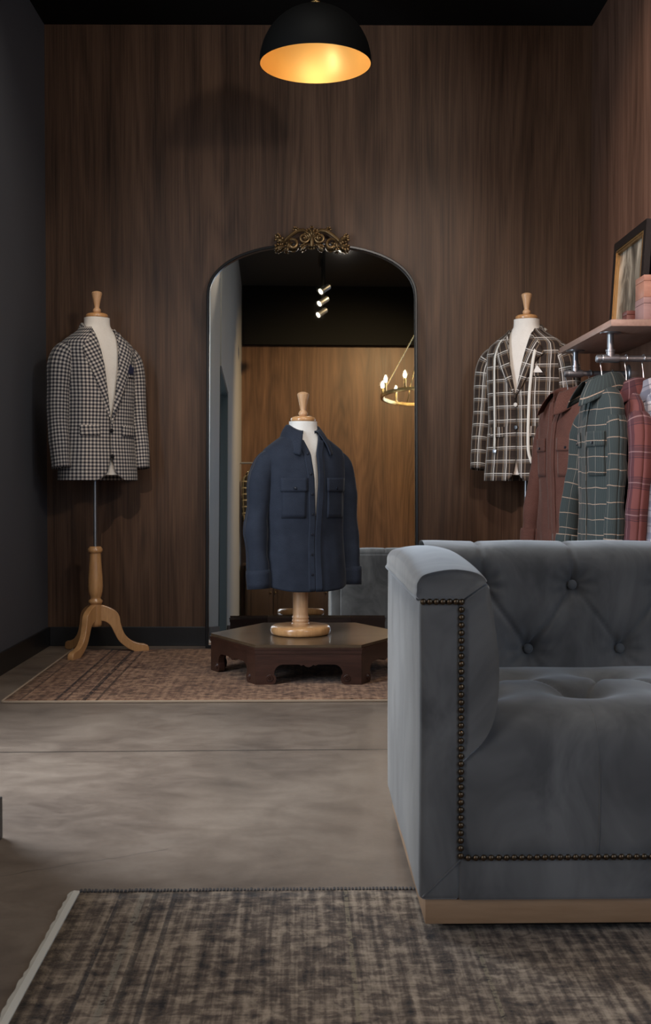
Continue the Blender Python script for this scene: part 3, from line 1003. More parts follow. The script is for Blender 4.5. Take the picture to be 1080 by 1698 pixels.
# ---- left form on a tripod stand
def tripod_stand(t, zhem, polemat):
    MB().tube([(0, 0, 0.40), (0, 0, zhem)], 0.0085, 14).build('pole', polemat, t)
    MB().lathe([(0.0, 0.137), (0.024, 0.138), (0.030, 0.144), (0.031, 0.154), (0.031, 0.167), (0.0295, 0.1672), (0.0295, 0.250), (0.0, 0.251)], 28).build('leg_hub', m_beech, t)
    pf = [(0.0, 0.250), (0.028, 0.250), (0.034, 0.255), (0.036, 0.262), (0.034, 0.269), (0.027, 0.275), (0.026, 0.280), (0.030, 0.291), (0.035, 0.310), (0.0375, 0.338),
          (0.036, 0.380), (0.032, 0.432), (0.0285, 0.484), (0.028, 0.504), (0.034, 0.508), (0.0365, 0.516), (0.036, 0.525), (0.030, 0.533), (0.027, 0.537), (0.0, 0.538)]
    MB().lathe(pf, 32).build('column', m_beech, t)
    for deg in (14, 134, 254):
        a = math.radians(deg)
        ux = Vector((math.cos(a), math.sin(a), 0))
        un = Vector((-math.sin(a), math.cos(a), 0))
        up = cr([(0.022, 0.248, 0), (0.060, 0.236, 0), (0.098, 0.214, 0), (0.116, 0.188, 0), (0.124, 0.146, 0), (0.142, 0.098, 0), (0.172, 0.066, 0), (0.208, 0.050, 0), (0.240, 0.044, 0)], 40)
        toe = [(0.258, 0.036), (0.264, 0.020), (0.262, 0.006), (0.252, 0.0), (0.222, 0.0)]
        lo = cr([(0.194, 0.006, 0), (0.156, 0.026, 0), (0.114, 0.062, 0), (0.090, 0.106, 0), (0.074, 0.138, 0), (0.056, 0.156, 0), (0.040, 0.164, 0), (0.022, 0.166, 0)], 36)
        poly = [(p.x, p.y) for p in up] + toe + [(p.x, p.y) for p in lo]
        o = MB().prism(poly, un * -0.0155, ux, (0, 0, 1), un, 0.031).build('leg', m_beech, t, False)
        bv = o.modifiers.new('round', 'BEVEL')
        bv.width = 0.006
        bv.segments = 3
        bv.limit_method = 'ANGLE'
        bv.angle_limit = math.radians(50)
        for p in o.data.polygons: p.use_smooth = len(p.vertices) == 4

def blazer(name, loc, zhem, rz, hs, mat, lapmat_rot, zbreak, zbut, label, seed, cut, lap_w, peak, hemlen, btnmat, widen=1.0, btn2=None, zb2=None):
    """tailored jacket; hs = shoulder tip above the hem"""
    g = thing(name, (loc[0], loc[1], zhem), rz, label, 'jacket')
    T = Torso(hs, 1.0 * widen, 1.0, 0.004, seed, 0.004, 0.004)
    def gap(zs):
        if zs > zbreak: return 0.0015 + 0.066 * ((zs - zbreak) / (0.09 - zbreak)) ** 0.92
        if zs > zbut: return 0.0015
        q = (zbut - zs) / (zbut + hemlen)
        return 0.0015 + cut * (0.35 * q + 0.65 * q ** 6)
    def shift(zs): return 0.0
    shell(T, 'body', mat, g, -hs + 0.001, 0.075, lambda z: -gap(z), lambda z: gap(z), nv=76)
    # dark lining just inside, so the far side reads as lining
    for sd in (-1, 1):
        pts = [(.095, .004, -.038, .038), (.145, .004, -.038, .052), (.185, .004, -.058, .062), (.209, .002, -.125, .067), (.219, .000, -.250, .062), (.225, -.006, -.370, .058), (.228, -.026, -.490, .054), (.228, -.042, -.612, .051)]
        pts = [(p[0] * widen, p[1], p[2], p[3]) for p in pts]
        so, pa, rr = sleeve(T, 'sleeve', mat, g, sd, pts, seed + sd)
        # cuff buttons
        for q in range(3):
            i = 44 - q * 2
            MB().sphere(pa[i] + Vector((sd * 0.02, 0.035, 0)), 0.006, 8).build('cuff_button', btnmat, so)
        # lapel
        def xi(z, sd=sd): return sd * max(0.0, gap(z) - 0.001)
        def xo(z, sd=sd):
            q = (z - zbreak) / (-0.045 - zbreak)
            wd = lap_w * max(0, q) ** 0.85 if q < 1 else lap_w * (1 - (0.80 + peak) * sstep(1.0, 1.0 + 0.10 / (-0.045 - zbreak), q))
            if q < 1 and q > 0.86: wd += peak * lap_w * (q - 0.86) / 0.14
            return sd * (gap(z) + max(0.001, wd))
        patch(T, 'lapel', mat, g, xi, xo, zbreak - 0.012, 0.055, 0.0065, 8, 34, 0.003, sd * lapmat_rot, 0.005, (0.4 + sd * .2, .3))
        # flap pockets
        patch(T, 'pocket_flap', mat, g, sd * 0.060, sd * 0.150, -0.455, -0.405, 0.0055, 8, 5, 0.003, sd * 0.04)
    patch(T, 'welt_pocket', mat, g, 0.075, 0.140, -0.165, -0.145, 0.0055, 8, 4, 0.003, 0.0)
    collar(T, mat, g, 0.105, 0.040, 118, 0.070, 0.068, 0.022, 0.020, (0.012, 0.020), rot=0.3)
    for k in range(2):
        button(T, 0.0, (zb2 or zbut) if k else zbreak - 0.045, (btn2 or btnmat) if k else btnmat, g, 0.0105)
    return g, T

LX, LY = -1.11, 5.70
formL, _ = form_stand((LX, LY), math.radians(43), 1.537, 'linen dress form on a beech tripod stand in the left corner, wearing the checked blazer', 0.0, 'tripod', -0.645)
tripod_stand(formL, 0.90, m_steel)
# torso sits a little right of the pole
blazL, TL = blazer('suit_jacket', (LX + 0.018, LY - 0.02), 0.864, math.radians(43), 0.673, m_check, 0.45, -0.385, -0.555,
    'black and cream checked two-button blazer on the left dress form', 1.7, 0.085, 0.088, 0.0, 0.673, m_blackbtn)
for ch in formL.children:
    if ch.name.startswith(('torso', 'neck_cap', 'finial')): ch.location.x += 0.018; ch.location.y -= 0.02

RX, RY = 1.032, 5.69
formR, _ = form_stand((RX, RY), math.radians(-33), 1.533, 'linen dress form behind the clothes rail at right, wearing the plaid blazer', 0.0, 'tripod', -0.64)
tripod_stand(formR, 0.90, m_steel)
blazR, TR = blazer('suit_jacket', (RX, RY), 0.862, math.radians(-33), 0.671, m_plaid, 0.35, -0.255, -0.565,
    'brown and white plaid blazer with a tape measure on it, on the right dress form', 5.3, 0.05, 0.080, 0.22, 0.671, m_whitebtn, 1.03, m_blackbtn, -0.41)

# pocket squares
ps = thing('pocket_square', blazL.location, blazL.rotation_euler[2], 'dark navy pocket square in the breast pocket of the checked blazer', 'pocket square')
mb = MB()
def tri(T, pts, off0, th):
    q = [Vector(T.front(x, z, off0)) for x, z in pts] + [Vector(T.front(x, z, off0 + th)) for x, z in pts]
    n_ = len(pts)
    f_ = [tuple(range(n_)), tuple(range(2 * n_ - 1, n_ - 1, -1))] + [(i, (i + 1) % n_, n_ + (i + 1) % n_, n_ + i) for i in range(n_)]
    return q, f_
mb.add(*tri(TL, [(0.090, -0.148), (0.128, -0.148), (0.131, -0.112), (0.122, -0.126), (0.112, -0.100), (0.100, -0.108), (0.094, -0.125)], 0.009, 0.005))
mb.add(*tri(TL, [(0.097, -0.148), (0.122, -0.148), (0.118, -0.118), (0.108, -0.104)], 0.013, 0.004)).build('folded_silk', m_pocketsq, ps, False)
ps = thing('pocket_square', blazR.location, blazR.rotation_euler[2], 'white pocket square peak in the breast pocket of the plaid blazer', 'pocket square')
MB().add(*tri(TR, [(0.085, -0.148), (0.128, -0.148), (0.104, -0.112)], 0.009, 0.004)).build('folded_cotton', m_white, ps, False)

# tape measure round the plaid blazer
tp = thing('tape_measure', blazR.location, blazR.rotation_euler[2], 'white tape measure draped round the collar of the plaid blazer', 'tape measure')
def tape_strip(pts):
    P = cr(pts, 50)
    v, f = [], []
    for i, p in enumerate(P):
        t = (P[min(i + 1, 50)] - P[max(i - 1, 0)]).normalized()
        n_ = Vector((p.x, p.y * 1.6, 0.15)).normalized()
        b = t.cross(n_).normalized()
        for s_ in (-1, 1):
            v.append(p + b * (0.0072 * s_))
    for i in range(50):
        f.append((2 * i, 2 * i + 1, 2 * i + 3, 2 * i + 2))
    return v, f
hR = TR.hs
seq = [TR.front(-0.110, z, 0.016) for z in (-0.52, -0.42, -0.32, -0.22)]
seq += [TR.front(-0.108, z, 0.018) for z in (-0.12, -0.05)] + [(-0.104, -0.068, hR + 0.030), (-0.096, -0.015, hR + 0.064), (-0.074, 0.070, hR + 0.085), (0.0, 0.108, hR + 0.090), (0.074, 0.070, hR + 0.085), (0.096, -0.015, hR + 0.064), (0.097, -0.075, hR + 0.020)]
seq += [TR.front(x, z, 0.020) for x, z in ((0.090, -0.06), (0.082, -0.14), (0.072, -0.24), (0.066, -0.34), (0.064, -0.44), (0.068, -0.53), (0.085, -0.585))]
v_, f_ = tape_strip(seq)
o = mesh('tape', v_, f_, m_tape, tp)
md = o.modifiers.new('thickness', 'SOLIDIFY'); md.thickness = 0.0012; md.offset = 1
for P_ in (seq[0],):
    MB().box((P_[0] - 0.010, P_[1] - 0.002, P_[2] - 0.012), (P_[0] + 0.010, P_[1] + 0.002, P_[2] + 0.004), 0.001).build('metal_end', m_chrome, tp)

# ---- centre form standing on the table
CX, CY = -0.080, 5.12
formC, _ = form_stand((CX, CY), math.radians(28), 0.998, 'linen dress form on a round beech base on the low table, wearing the navy shirt', TTOP + 0.001, 'round', -0.57)
pf = [(0.0, 0.0), (0.124, 0.0), (0.131, 0.004), (0.134, 0.012), (0.134, 0.026), (0.131, 0.034), (0.122, 0.040), (0.060, 0.042), (0.0, 0.042)]
MB().lathe(pf, 64).build('round_base', m_beech, formC)
pf = [(0.0, 0.041), (0.040, 0.042), (0.041, 0.047), (0.036, 0.051), (0.036, 0.055), (0.039, 0.060), (0.036, 0.065), (0.036, 0.070), (0.0385, 0.075), (0.035, 0.080), (0.034, 0.090), (0.034, 0.27), (0.0, 0.271)]
MB().lathe(pf, 32).build('column', m_beechpale, formC)
for ch in formC.children:
    if ch.name.startswith(('torso', 'neck_cap', 'finial')): ch.location.x += 0.012

def shirt(name, loc, zhem, rz, hs, mat, label, seed, gapf, btnmat, cat='shirt', group=None, flatd=1.0, sw=1.0, pockets=True, hang=False, clean=False, amp=0.010, arms=None, collar_open=1.0, btn_x=None):
    g = thing(name, (loc[0], loc[1], zhem), rz, label, cat, group)
    T = Torso(hs, sw, flatd, amp, seed, 0.010 if not hang else 0.012, 0.002)
    def hem(t):
        # shirt tail: lower front and back, raised at the sides
        return 0.028 * abs(math.sin(t)) ** 3
    xl = lambda z: gapf(z)[0]
    xr = lambda z: gapf(z)[1]
    shell(T, 'body', mat, g, -hs + 0.001, 0.07, xl, xr, hem=hem, nv=76)
    for sd in (-1, 1):
        if arms: pts = arms[0 if sd < 0 else 1]
        else: pts = [(.095, .004, -.040, .038), (.145, .004, -.042, .052), (.184, .004, -.066, .060), (.208, .004, -.135, .063), (.224, .006, -.260, .058), (.232, .004, -.370, .056), (.232, -.012, -.480, .056), (.228, -.022, -.605, .052)]
        so, pa, rr = sleeve(T, 'sleeve', mat, g, sd, pts, seed + sd * 3, amp=0.009)
        cuff(pa, rr, mat, so, 0.062)
        # front edge bands
        if sd < 0: patch(T, 'placket', mat, g, lambda z: xl(z) - 0.030, lambda z: xl(z) + 0.001, -hs + 0.006, 0.04, 0.0035, 5, 50, 0.002)
        else: patch(T, 'placket', mat, g, lambda z: xr(z) - 0.001, lambda z: xr(z) + 0.030, -hs + 0.006, 0.04, 0.0035, 5, 50, 0.002)
        if pockets:
            pk = patch(T, 'chest_pocket', mat, g, sd * 0.052, sd * 0.150, -0.300, -0.155, 0.0035, 8, 8, 0.002)
            fl = patch(T, 'pocket_flap', mat, g, sd * 0.048, sd * 0.154, -0.185, -0.125, 0.008, 8, 6, 0.003)
            button(T, sd * 0.101, -0.170, btnmat, fl, 0.006, 0.012)
    collar(T, mat, g, 0.114, 0.036, 154, 0.067, 0.066, 0.034, 0.062, (0.026 * collar_open, 0.028))
    if btn_x:
        for k in range(7):
            z = -0.02 - k * 0.088
            if -z < hs - 0.03: button(T, btn_x(z), z, btnmat, g, 0.0055, 0.0065)
    return g, T

def cgap(z):
    # open down the front, wider at the neck, closing below the chest
    top = max(0.0, (z + 0.02) / 0.09)
    o_ = 0.016 * (1 - sstep(-0.02, -0.33, z)) if False else 0.016 * (1 - max(0, min(1, (-z - 0.05) / 0.28)))
    return (-0.006 - o_ - 0.030 * top, -0.004 + o_ * 0.9 + 0.032 * top)
shirtC, TC = shirt('overshirt', (CX + 0.012, CY), 0.375, math.radians(28), 0.625, m_navy, 'navy button-up overshirt with flap pockets on the dress form standing on the table', 9.1, cgap, m_navybtn, btn_x=lambda z: cgap(z)[0] - 0.014)

# ------------------------------------------------------------------ pendant lamp
PX, PY, PZ = -0.012, 5.0, 2.662
lamp = thing('pendant_lamp', (PX, PY, PZ), 0, 'black dome pendant lamp with golden inside hanging before the walnut wall', 'pendant lamp')
R = 0.242
outer = [(R * math.cos(a) if a < PI / 2 - 1e-3 else 0.0, R * 1.02 * math.sin(a)) for a in [PI / 2 * k / 24 for k in range(25)]]
outer = outer[:-1] + [(0.012, R * 1.02)]
MB().lathe([(R - 0.003, 0.0)] + outer, 64, cap=False).build('shade', m_lampblk, lamp)
inner = [((R - 0.003) * math.cos(a), (R * 1.02 - 0.004) * math.sin(a)) for a in [PI / 2 * k / 24 for k in range(24)]] + [(0.001, R * 1.02 - 0.004)]
MB().lathe(inner, 64, cap=False).build('gold_lining', m_goldinside, lamp)
MB().lathe([(0.0, R * 1.02 - 0.002), (0.027, R * 1.02 - 0.001), (0.028, R * 1.02 + 0.014), (0.020, R * 1.02 + 0.018), (0.008, R * 1.02 + 0.022), (0.008, R * 1.02 + 0.03), (0.0, R * 1.02 + 0.031)], 24).build('brass_cap', m_brass, lamp)
MB().tube([(0, 0, R * 1.02 + 0.03), (0, 0, 3.22 - PZ - 0.02)], 0.004, 8).build('cord', m_black, lamp)
MB().lathe([(0.0, 3.22 - PZ - 0.025), (0.06, 3.22 - PZ - 0.024), (0.06, 3.22 - PZ), (0.0, 3.22 - PZ)], 24).build('ceiling_rose', m_metalblk, lamp)
MB().lathe([(0.0, R * 1.02 - 0.07), (0.024, R * 1.02 - 0.07), (0.024, R * 1.02 - 0.004), (0.0, R * 1.02 - 0.004)], 20).build('socket', m_brass, lamp)
MB().sphere((0, 0, R * 0.72), 0.040, 20, (1, 1, 1.1)).build('bulb', m_pbulb, lamp)

# ------------------------------------------------------------------ sofa
SOFW, SOFD = 1.62, 0.80
sofa = thing('sofa', (0.188, 2.115, 0.010), RUGA, 'grey velvet tufted sofa with nailhead trim and oak plinth on the front rug', 'sofa')
ZF = -0.010     # local z of the floor
def lz(z): return z + ZF
MB().box((0.05, 0.05, 0.0), (SOFW - 0.05, SOFD - 0.05, lz(0.030))).build('recessed_foot', m_black, sofa)
MB().box((0.012, 0.008, lz(0.028)), (SOFW - 0.012, SOFD - 0.02, lz(0.075)), 0.002).build('plinth', m_plinth, sofa)

def soft_box(name, a, b, bev, mat, parent, amp=0.003, seed=0, seg=5, cuts=14):
    bm = bmesh.new()
    bmesh.ops.create_cube(bm, size=1)
    for v in bm.verts:
        v.co = Vector([(a[i] + b[i]) / 2 + v.co[i] * (b[i] - a[i]) for i in range(3)])
    bmesh.ops.bevel(bm, geom=bm.edges[:], offset=bev, segments=seg, affect='EDGES', profile=0.5)
    big = [e for e in bm.edges if e.calc_length() > 0.08]
    bmesh.ops.subdivide_edges(bm, edges=big, cuts=cuts, use_grid_fill=True)
    for v in bm.verts:
        p = v.co
        k = noise.noise((p.x * 6 + seed, p.y * 6, p.z * 4)) * amp
        v.co = p + Vector((k, k * 0.6, k * 0.3))
    me = bpy.data.meshes.new(name)
    bm.to_mesh(me); bm.free()
    me.materials.append(mat)
    for p in me.polygons: p.use_smooth = True
    o = bpy.data.objects.new(name, me)
    C.objects.link(o); o.parent = parent
    return o

AW = 0.080     # stile width
ATOP = 0.640
def arm(sd):
    def X(x): return x if sd > 0 else SOFW - x
    pa = lambda x0, x1: (min(X(x0), X(x1)), max(X(x0), X(x1)))
    x0, x1 = pa(0.0, AW)
    a = soft_box('arm', (x0, 0.0, lz(0.075)), (x1, SOFD - 0.004, lz(ATOP)), 0.012, m_velvet, sofa, 0.0025, 3 + sd)
    # lofted pads: polygons in x-z, rounded in at the front
    def pad(name, poly, seed, crown=0.0):
        pts = cr([(p[0], p[1], 0) for p in poly], 40)
        cx = sum(p.x for p in pts) / len(pts); cz = sum(p.y for p in pts) / len(pts)
        ys = [(0.004, 0.80), (-0.002, 0.92), (-0.004, 0.97), (0.004, 0.995), (0.02, 1.0)] + [(0.02 + 0.70 * k / 16, 1.0) for k in range(1, 17)] + [(0.745, 0.97), (0.755, 0.9)]
        v, f = [], []
        n = len(pts)
        for y, sc in ys:
            for p in pts:
                x = cx + (p.x - cx) * (sc if p.x > 0.09 or name == 'arm_pad_top' else 1.0)
                z = cz + (p.y - cz) * sc
                k = noise.noise((x * 9 + seed, y * 5, z * 8)) * 0.003
                v.append((X(x + k), y, lz(z + k + crown * math.sin(PI * max(0, min(1, y / 0.75))) * (1 if p.y > cz else 0))))
        for j in range(len(ys) - 1):
            for i in range(n - 1):
                f.append((j * n + i, j * n + i + 1, (j + 1) * n + i + 1, (j + 1) * n + i))
        f.append(tuple(range(n)))
        f.append(tuple((len(ys) - 1) * n + i for i in range(n)))
        return MB().add(v, f).build(name, m_velvet, sofa, True, 55)
    pad('arm_pad_top', [(AW - 0.002, ATOP - 0.004), (0.000, ATOP - 0.002), (-0.007, ATOP + 0.018), (-0.004, ATOP + 0.034), (0.012, ATOP + 0.048), (0.060, ATOP + 0.056), (0.105, ATOP + 0.048), (0.124, ATOP + 0.034), (0.118, ATOP + 0.024), (AW - 0.002, ATOP - 0.004)], 1.0, 0.018)
    pad('arm_pad_inner', [(AW - 0.004, ATOP - 0.006), (0.122, ATOP + 0.026), (0.131, ATOP + 0.004), (0.141, 0.58), (0.147, 0.52), (0.146, 0.46), (0.138, 0.41), (0.122, 0.375), (0.098, 0.350), (AW - 0.004, 0.340), (AW - 0.006, 0.45), (AW - 0.006, 0.55), (AW - 0.004, ATOP - 0.006)], 5.0)
    # piping along the outer top edge and the mitre
    MB().tube([(X(-0.003), 0.001, lz(ATOP)), (X(-0.003), 0.30, lz(ATOP)), (X(-0.003), SOFD - 0.02, lz(ATOP + 0.002))], 0.0042, 10, up=(0, 0, 1)).build('piping', m_button, sofa)
    return a
arm(1)
arm(-1)
# front rail with mitred corners
soft_box('front_rail', (AW - 0.006, -0.0005, lz(0.075)), (SOFW - AW + 0.006, 0.075, lz(0.156)), 0.006, m_velvet, sofa, 0.0008, 8)
for sg in (1, -1):
    X = (lambda x: x) if sg > 0 else (lambda x: SOFW - x)
    MB().tube([(X(0.006), -0.001, lz(0.083)), (X(AW - 0.004), -0.002, lz(0.152))], 0.0016, 6).build('mitre_seam', m_velvet, sofa)

# seat with tufts
BX = [0.125 + 0.2185 * k for k in range(-1, 8)]
def crease(px, py, segs, wd):
    best = 9
    for (ax, ay), (bx, by) in segs:
        dx, dy = bx - ax, by - ay
        t = max(0, min(1, ((px - ax) * dx + (py - ay) * dy) / (dx * dx + dy * dy)))
        d = math.hypot(px - ax - dx * t, py - ay - dy * t)
        # creases die out halfway
        best = min(best, d + 0.004 * math.sin(PI * t))
    return math.exp(-(best / wd) ** 2)
SEATB = [(0.352 + 0.2185 * k, 0.205) for k in range(-1, 6)] + [(0.243 + 0.2185 * k, 0.43) for k in range(0, 6)]
ssegs = []
for k in range(-1, 6):
    p = (0.352 + 0.2185 * k, 0.205)
    for q in ((p[0] - 0.109, 0.43), (p[0] + 0.109, 0.43)):
        ssegs.append((p, q))
SX0, SX1 = AW - 0.004, SOFW - AW + 0.004
spath = cr([(0.014, 0.152, 0), (0.004, 0.190, 0), (0.000, 0.260, 0), (0.002, 0.330, 0), (0.018, 0.385, 0), (0.060, 0.420, 0), (0.130, 0.433, 0), (0.25, 0.436, 0), (0.40, 0.432, 0), (0.54, 0.425, 0), (0.66, 0.41, 0)], 120)
def seatf(a, b):
    x = SX0 + (SX1 - SX0) * a
    p = spath[min(120, int(round(b * 120)))]
    y, z = p.x, p.y
    top = sstep(0.05, 0.14, y)
    h = 0.0
    for bx, by in SEATB:
        r = math.hypot(x - bx, (y - by) * 1.0)
        h -= 0.042 * math.exp(-(r / 0.055) ** 1.6)
    h -= 0.014 * crease(x, y, ssegs, 0.012)
    # vertical pull seams on the front face below each front tuft
    fr = 1 - sstep(0.10, 0.20, y)
    sm = 0.0
    for k in range(-1, 6):
        d = abs(x - (0.338 + 0.2185 * 2 * k * 0.5 if False else x - (x - (0.352 + 0.2185 * k - 0.012))))
    edge = min(a, 1 - a) * (SX1 - SX0)
    h -= 0.02 * math.exp(-(edge / 0.03) ** 2)
    h += 0.004 * noise.noise((x * 5, y * 5, 2.2))
    z2 = z + h * top
    y2 = y + 0.004 * noise.noise((x * 3.0, z * 4, 9.1)) * (1 - top)
    return (x, y2, lz(z2))
grid('seat', seatf, 300, 120, m_velvet, sofa)
for bx, by in SEATB:
    MB().sphere((bx, by, lz(0.398)), 0.011, 12, (1, 1, .55)).build('seat_button', m_button, sofa)
for xs in (0.337, 0.337 + 0.437, 0.337 + 0.874):
    pth = [(xs, spath[i].x - 0.0002, lz(spath[i].y)) for i in range(0, 66, 3)]
    MB().tube(pth, 0.0016, 6, up=(1, 0, 0)).build('seat_seam', m_velvet, sofa)

# tufted back
BTOP = [(0.207 + 0.218 * k, 0.612) for k in range(0, 7)]
BLOW = [(0.098 + 0.218 * k, 0.463) for k in range(0, 8)]
bsegs = []
for x, z in BTOP:
    bsegs += [((x, z), (x - 0.109, 0.463)), ((x, z), (x + 0.109, 0.463))]
bprof = cr([(0.555, 0.33, 0), (0.562, 0.40, 0), (0.575, 0.50, 0), (0.590, 0.60, 0), (0.601, 0.660, 0), (0.622, 0.696, 0), (0.662, 0.710, 0), (0.712, 0.711, 0), (0.762, 0.702, 0), (0.790, 0.678, 0), (0.796, 0.650, 0)], 150)
def backf(a, b):
    x = SX0 + (SX1 - SX0) * a
    p = bprof[min(150, int(round(b * 150)))]
    y, z = p.x, p.y
    h = 0.018
    rm = 9
    for bx, bz in BTOP + BLOW:
        r = math.hypot(x - bx, z - bz)
        rm = min(rm, r)
    h -= 0.034 * math.exp(-(rm / 0.030) ** 1.3)
    h -= 0.012 * crease(x, z, bsegs, 0.0075)
    face = 1 - sstep(0.60, 0.66, y)
    # radiating pleats round the buttons
    for bx, bz in BTOP + BLOW:
        r = math.hypot(x - bx, z - bz)
        if r < 0.09:
            an = math.atan2(z - bz, x - bx)
            h += 0.0022 * math.cos(an * 9 + bx * 20) * math.exp(-((r - 0.03) / 0.025) ** 2)
    # seams from the top buttons over the roll
    sm = 0.0
    if z > 0.612:
        for bx, bz in BTOP:
            sm = max(sm, math.exp(-((x - bx) / 0.006) ** 2))
    hy = h * face
    roll = 1 - face
    k = 0.004 * noise.noise((x * 4, y * 7, z * 7))
    edge = min(a, 1 - a) * (SX1 - SX0)
    return (x, y - hy + 0.008 * sm * face - k, lz(z + 0.0012 * math.cos((x - 0.207) / 0.218 * 2 * PI + PI) * roll - 0.005 * sm * roll))
grid('back_rest', backf, 340, 150, m_velvet, sofa)
for bx, bz in BTOP + BLOW:
    yb = 0.575 + (bz - 0.50) * 0.15
    MB().sphere((bx, yb + 0.004, lz(bz)), 0.0115, 14, (1, .6, 1)).build('back_button', m_button, sofa)
soft_box('back_panel', (AW - 0.006, SOFD - 0.05, lz(0.075)), (SOFW - AW + 0.006, SOFD, lz(0.655)), 0.010, m_velvet, sofa, 0.002, 12)
# nailheads
def nail(x, z, nm='nailhead'):
    return MB().sphere((0, 0, 0), 0.0062, 10, (1, .7, 1)).build(nm, m_nail, sofa)
n0 = nail(0, 0)
pos = []
z = 0.158
for k in range(34):
    pos.append((AW - 0.003, 0.160 + k * (0.634 - 0.160) / 33))
for k in range(6):
    pos.append((0.006 + k * 0.0122, 0.6345))
x = AW + 0.011
row = []
while x < SOFW - AW:
    row.append((x, 0.1565)); x += 0.01435
other = [(SOFW - AW + 0.003, 0.160 + k * (0.634 - 0.160) / 33) for k in range(34)] + [(SOFW - 0.006 - k * 0.0122, 0.6345) for k in range(6)]
first = pos + row[:56]
for i, (x, z) in enumerate(first):
    o = n0 if i == 0 else n0.copy()
    if i: C.objects.link(o); o.parent = sofa
    o.location = (x, -0.0035, lz(z))
mb = MB()
for x, z in row[56:] + other:
    mb.sphere((x, -0.0035, lz(z)), 0.0062, 8, (1, .7, 1))
o = mb.build('nailhead_trim', m_nail, sofa)
o['kind'] = 'stuff'

# ------------------------------------------------------------------ shelf, rails and what they carry
SZ = 1.457
shelf = thing('wall_shelf', (1.42, 4.895, SZ), 0, 'walnut shelf on the right wall above the clothes rails', 'shelf')
MB().box((-0.292, -0.475, 0.0), (0.0, 0.475, 0.026), 0.0015).build('board', m_shelfwood, shelf)
RZ = 1.352
def rail(y, x0, label):
    r = thing('clothes_rail', (1.42, y, SZ), 0, label, 'clothes rail', None)
    L0 = x0 - 1.42
    xt = 1.174 - 1.42
    zr = RZ - SZ
    MB().lathe([(0.0, -0.008), (0.014, -0.008), (0.016, -0.006), (0.040, -0.005), (0.042, -0.003), (0.042, 0.0), (0.0, 0.0)], 32, (xt, 0, 0)).build('flange', m_steel, r)
    MB().lathe([(0.0, zr), (0.0125, zr), (0.0125, -0.006), (0.0, -0.006)], 20, (xt, 0, 0)).build('drop_pipe', m_steel, r)
    t = MB().tube([(xt - 0.034, 0, zr), (xt - 0.028, 0, zr), (xt + 0.028, 0, zr), (xt + 0.034, 0, zr)], [0.0165, 0.0175, 0.0175, 0.0165], 20)
    t.lathe([(0.0, zr), (0.0165, zr), (0.0165, zr + 0.026), (0.0185, zr + 0.028), (0.0185, zr + 0.036), (0.0, zr + 0.036)], 20, (xt, 0, 0))
    t.build('tee_fitting', m_steel, r)
    MB().tube([(xt + 0.03, 0, zr), (-0.006, 0, zr)], 0.0125, 18).build('rail_pipe', m_steel, r)
    MB().tube([(L0, 0, zr), (L0 + 0.004, 0, zr), (L0 + 0.020, 0, zr), (L0 + 0.022, 0, zr), (xt - 0.03, 0, zr)], [0.012, 0.0165, 0.0165, 0.0125, 0.0125], 18).build('end_cap', m_steel, r)
    MB().tube([(-0.010, 0, zr), (-0.005, 0, zr), (0.0, 0, zr)], [0.036, 0.040, 0.040], 28).build('wall_flange', m_steel, r)
    return r
YN, YF = 4.61, 5.24
rail(YN, 1.116, 'nearer steel pipe clothes rail under the shelf, carrying the green shirt')
rail(YF, 1.122, 'farther steel pipe clothes rail under the shelf, carrying the brown shirt')

# framed painting leaning on the wall above the shelf
pz = SZ + 0.027
fr = thing('framed_painting', (1.355, 5.03, pz), 0, 'black and gold framed grey abstract painting leaning on the right wall above the shelf', 'painting')
FW, FH, LEAN = 0.52, 0.465, math.radians(3.6)
UX, UY = Vector((0, -1, 0)), Vector((math.sin(LEAN), 0, math.cos(LEAN)))
UN = UX.cross(UY)                      # towards the wall or the room
if UN.x > 0: UN = -UN
def framed(name, i0, i1, d0, d1, mat):
    mb = MB()
    hw = FW / 2
    O = Vector((0, 0, 0))
    outer = [(-hw + i0, i0), (hw - i0, i0), (hw - i0, FH - i0), (-hw + i0, FH - i0)]
    inner = [(-hw + i1, i1), (hw - i1, i1), (hw - i1, FH - i1), (-hw + i1, FH - i1)]
    for k in range(4):
        k2 = (k + 1) % 4
        q = [outer[k], outer[k2], inner[k2], inner[k]]
        mb.prism(q, O + UN * d0, UX, UY, UN, d1 - d0)
    return mb.build(name, mat, fr, False)
framed('outer_frame', 0.0, 0.036, -0.004, 0.022, m_metalblk)
framed('gilt_slip', 0.036, 0.056, -0.002, 0.018, m_gold)
framed('gilt_bead', 0.042, 0.047, 0.017, 0.022, m_gold)
MB().prism([(-FW / 2 + .01, .01), (FW / 2 - .01, .01), (FW / 2 - .01, FH - .01), (-FW / 2 + .01, FH - .01)], UN * -0.003, UX, UY, UN, 0.008).build('canvas', m_paint, fr, False)

def box_thing(loc, sx, sy, sz, mat, label, lidmat):
    b = thing('wooden_box', loc, 0, label, 'box')
    MB().box((0, 0, 0), (sx, sy, sz * 0.72), 0.0015).build('body', mat, b)
    MB().box((0, 0, sz * 0.73), (sx, sy, sz), 0.0015).build('lid', lidmat, b)
    return b
box_thing((1.256, 4.432, SZ + 0.0265), 0.056, 0.12, 0.087, m_boxpink, 'rose-grey wooden box on the near end of the shelf, under the cedar box', m_boxpink)
box_thing((1.258, 4.436, SZ + 0.1145), 0.112, 0.12, 0.086, m_boxwood, 'cedar wooden box stacked on the rose-grey box on the shelf', m_boxwood)
box_thing((1.322, 4.436, SZ + 0.0265), 0.060, 0.12, 0.0870, m_boxdark, 'dark red box beside the rose-grey box on the shelf, against the wall', m_boxdark)
box_thing((1.236, 4.60, SZ + 0.0265), 0.045, 0.07, 0.060, m_boxdark, 'small dark red box behind the rose-grey box on the shelf', m_boxdark)

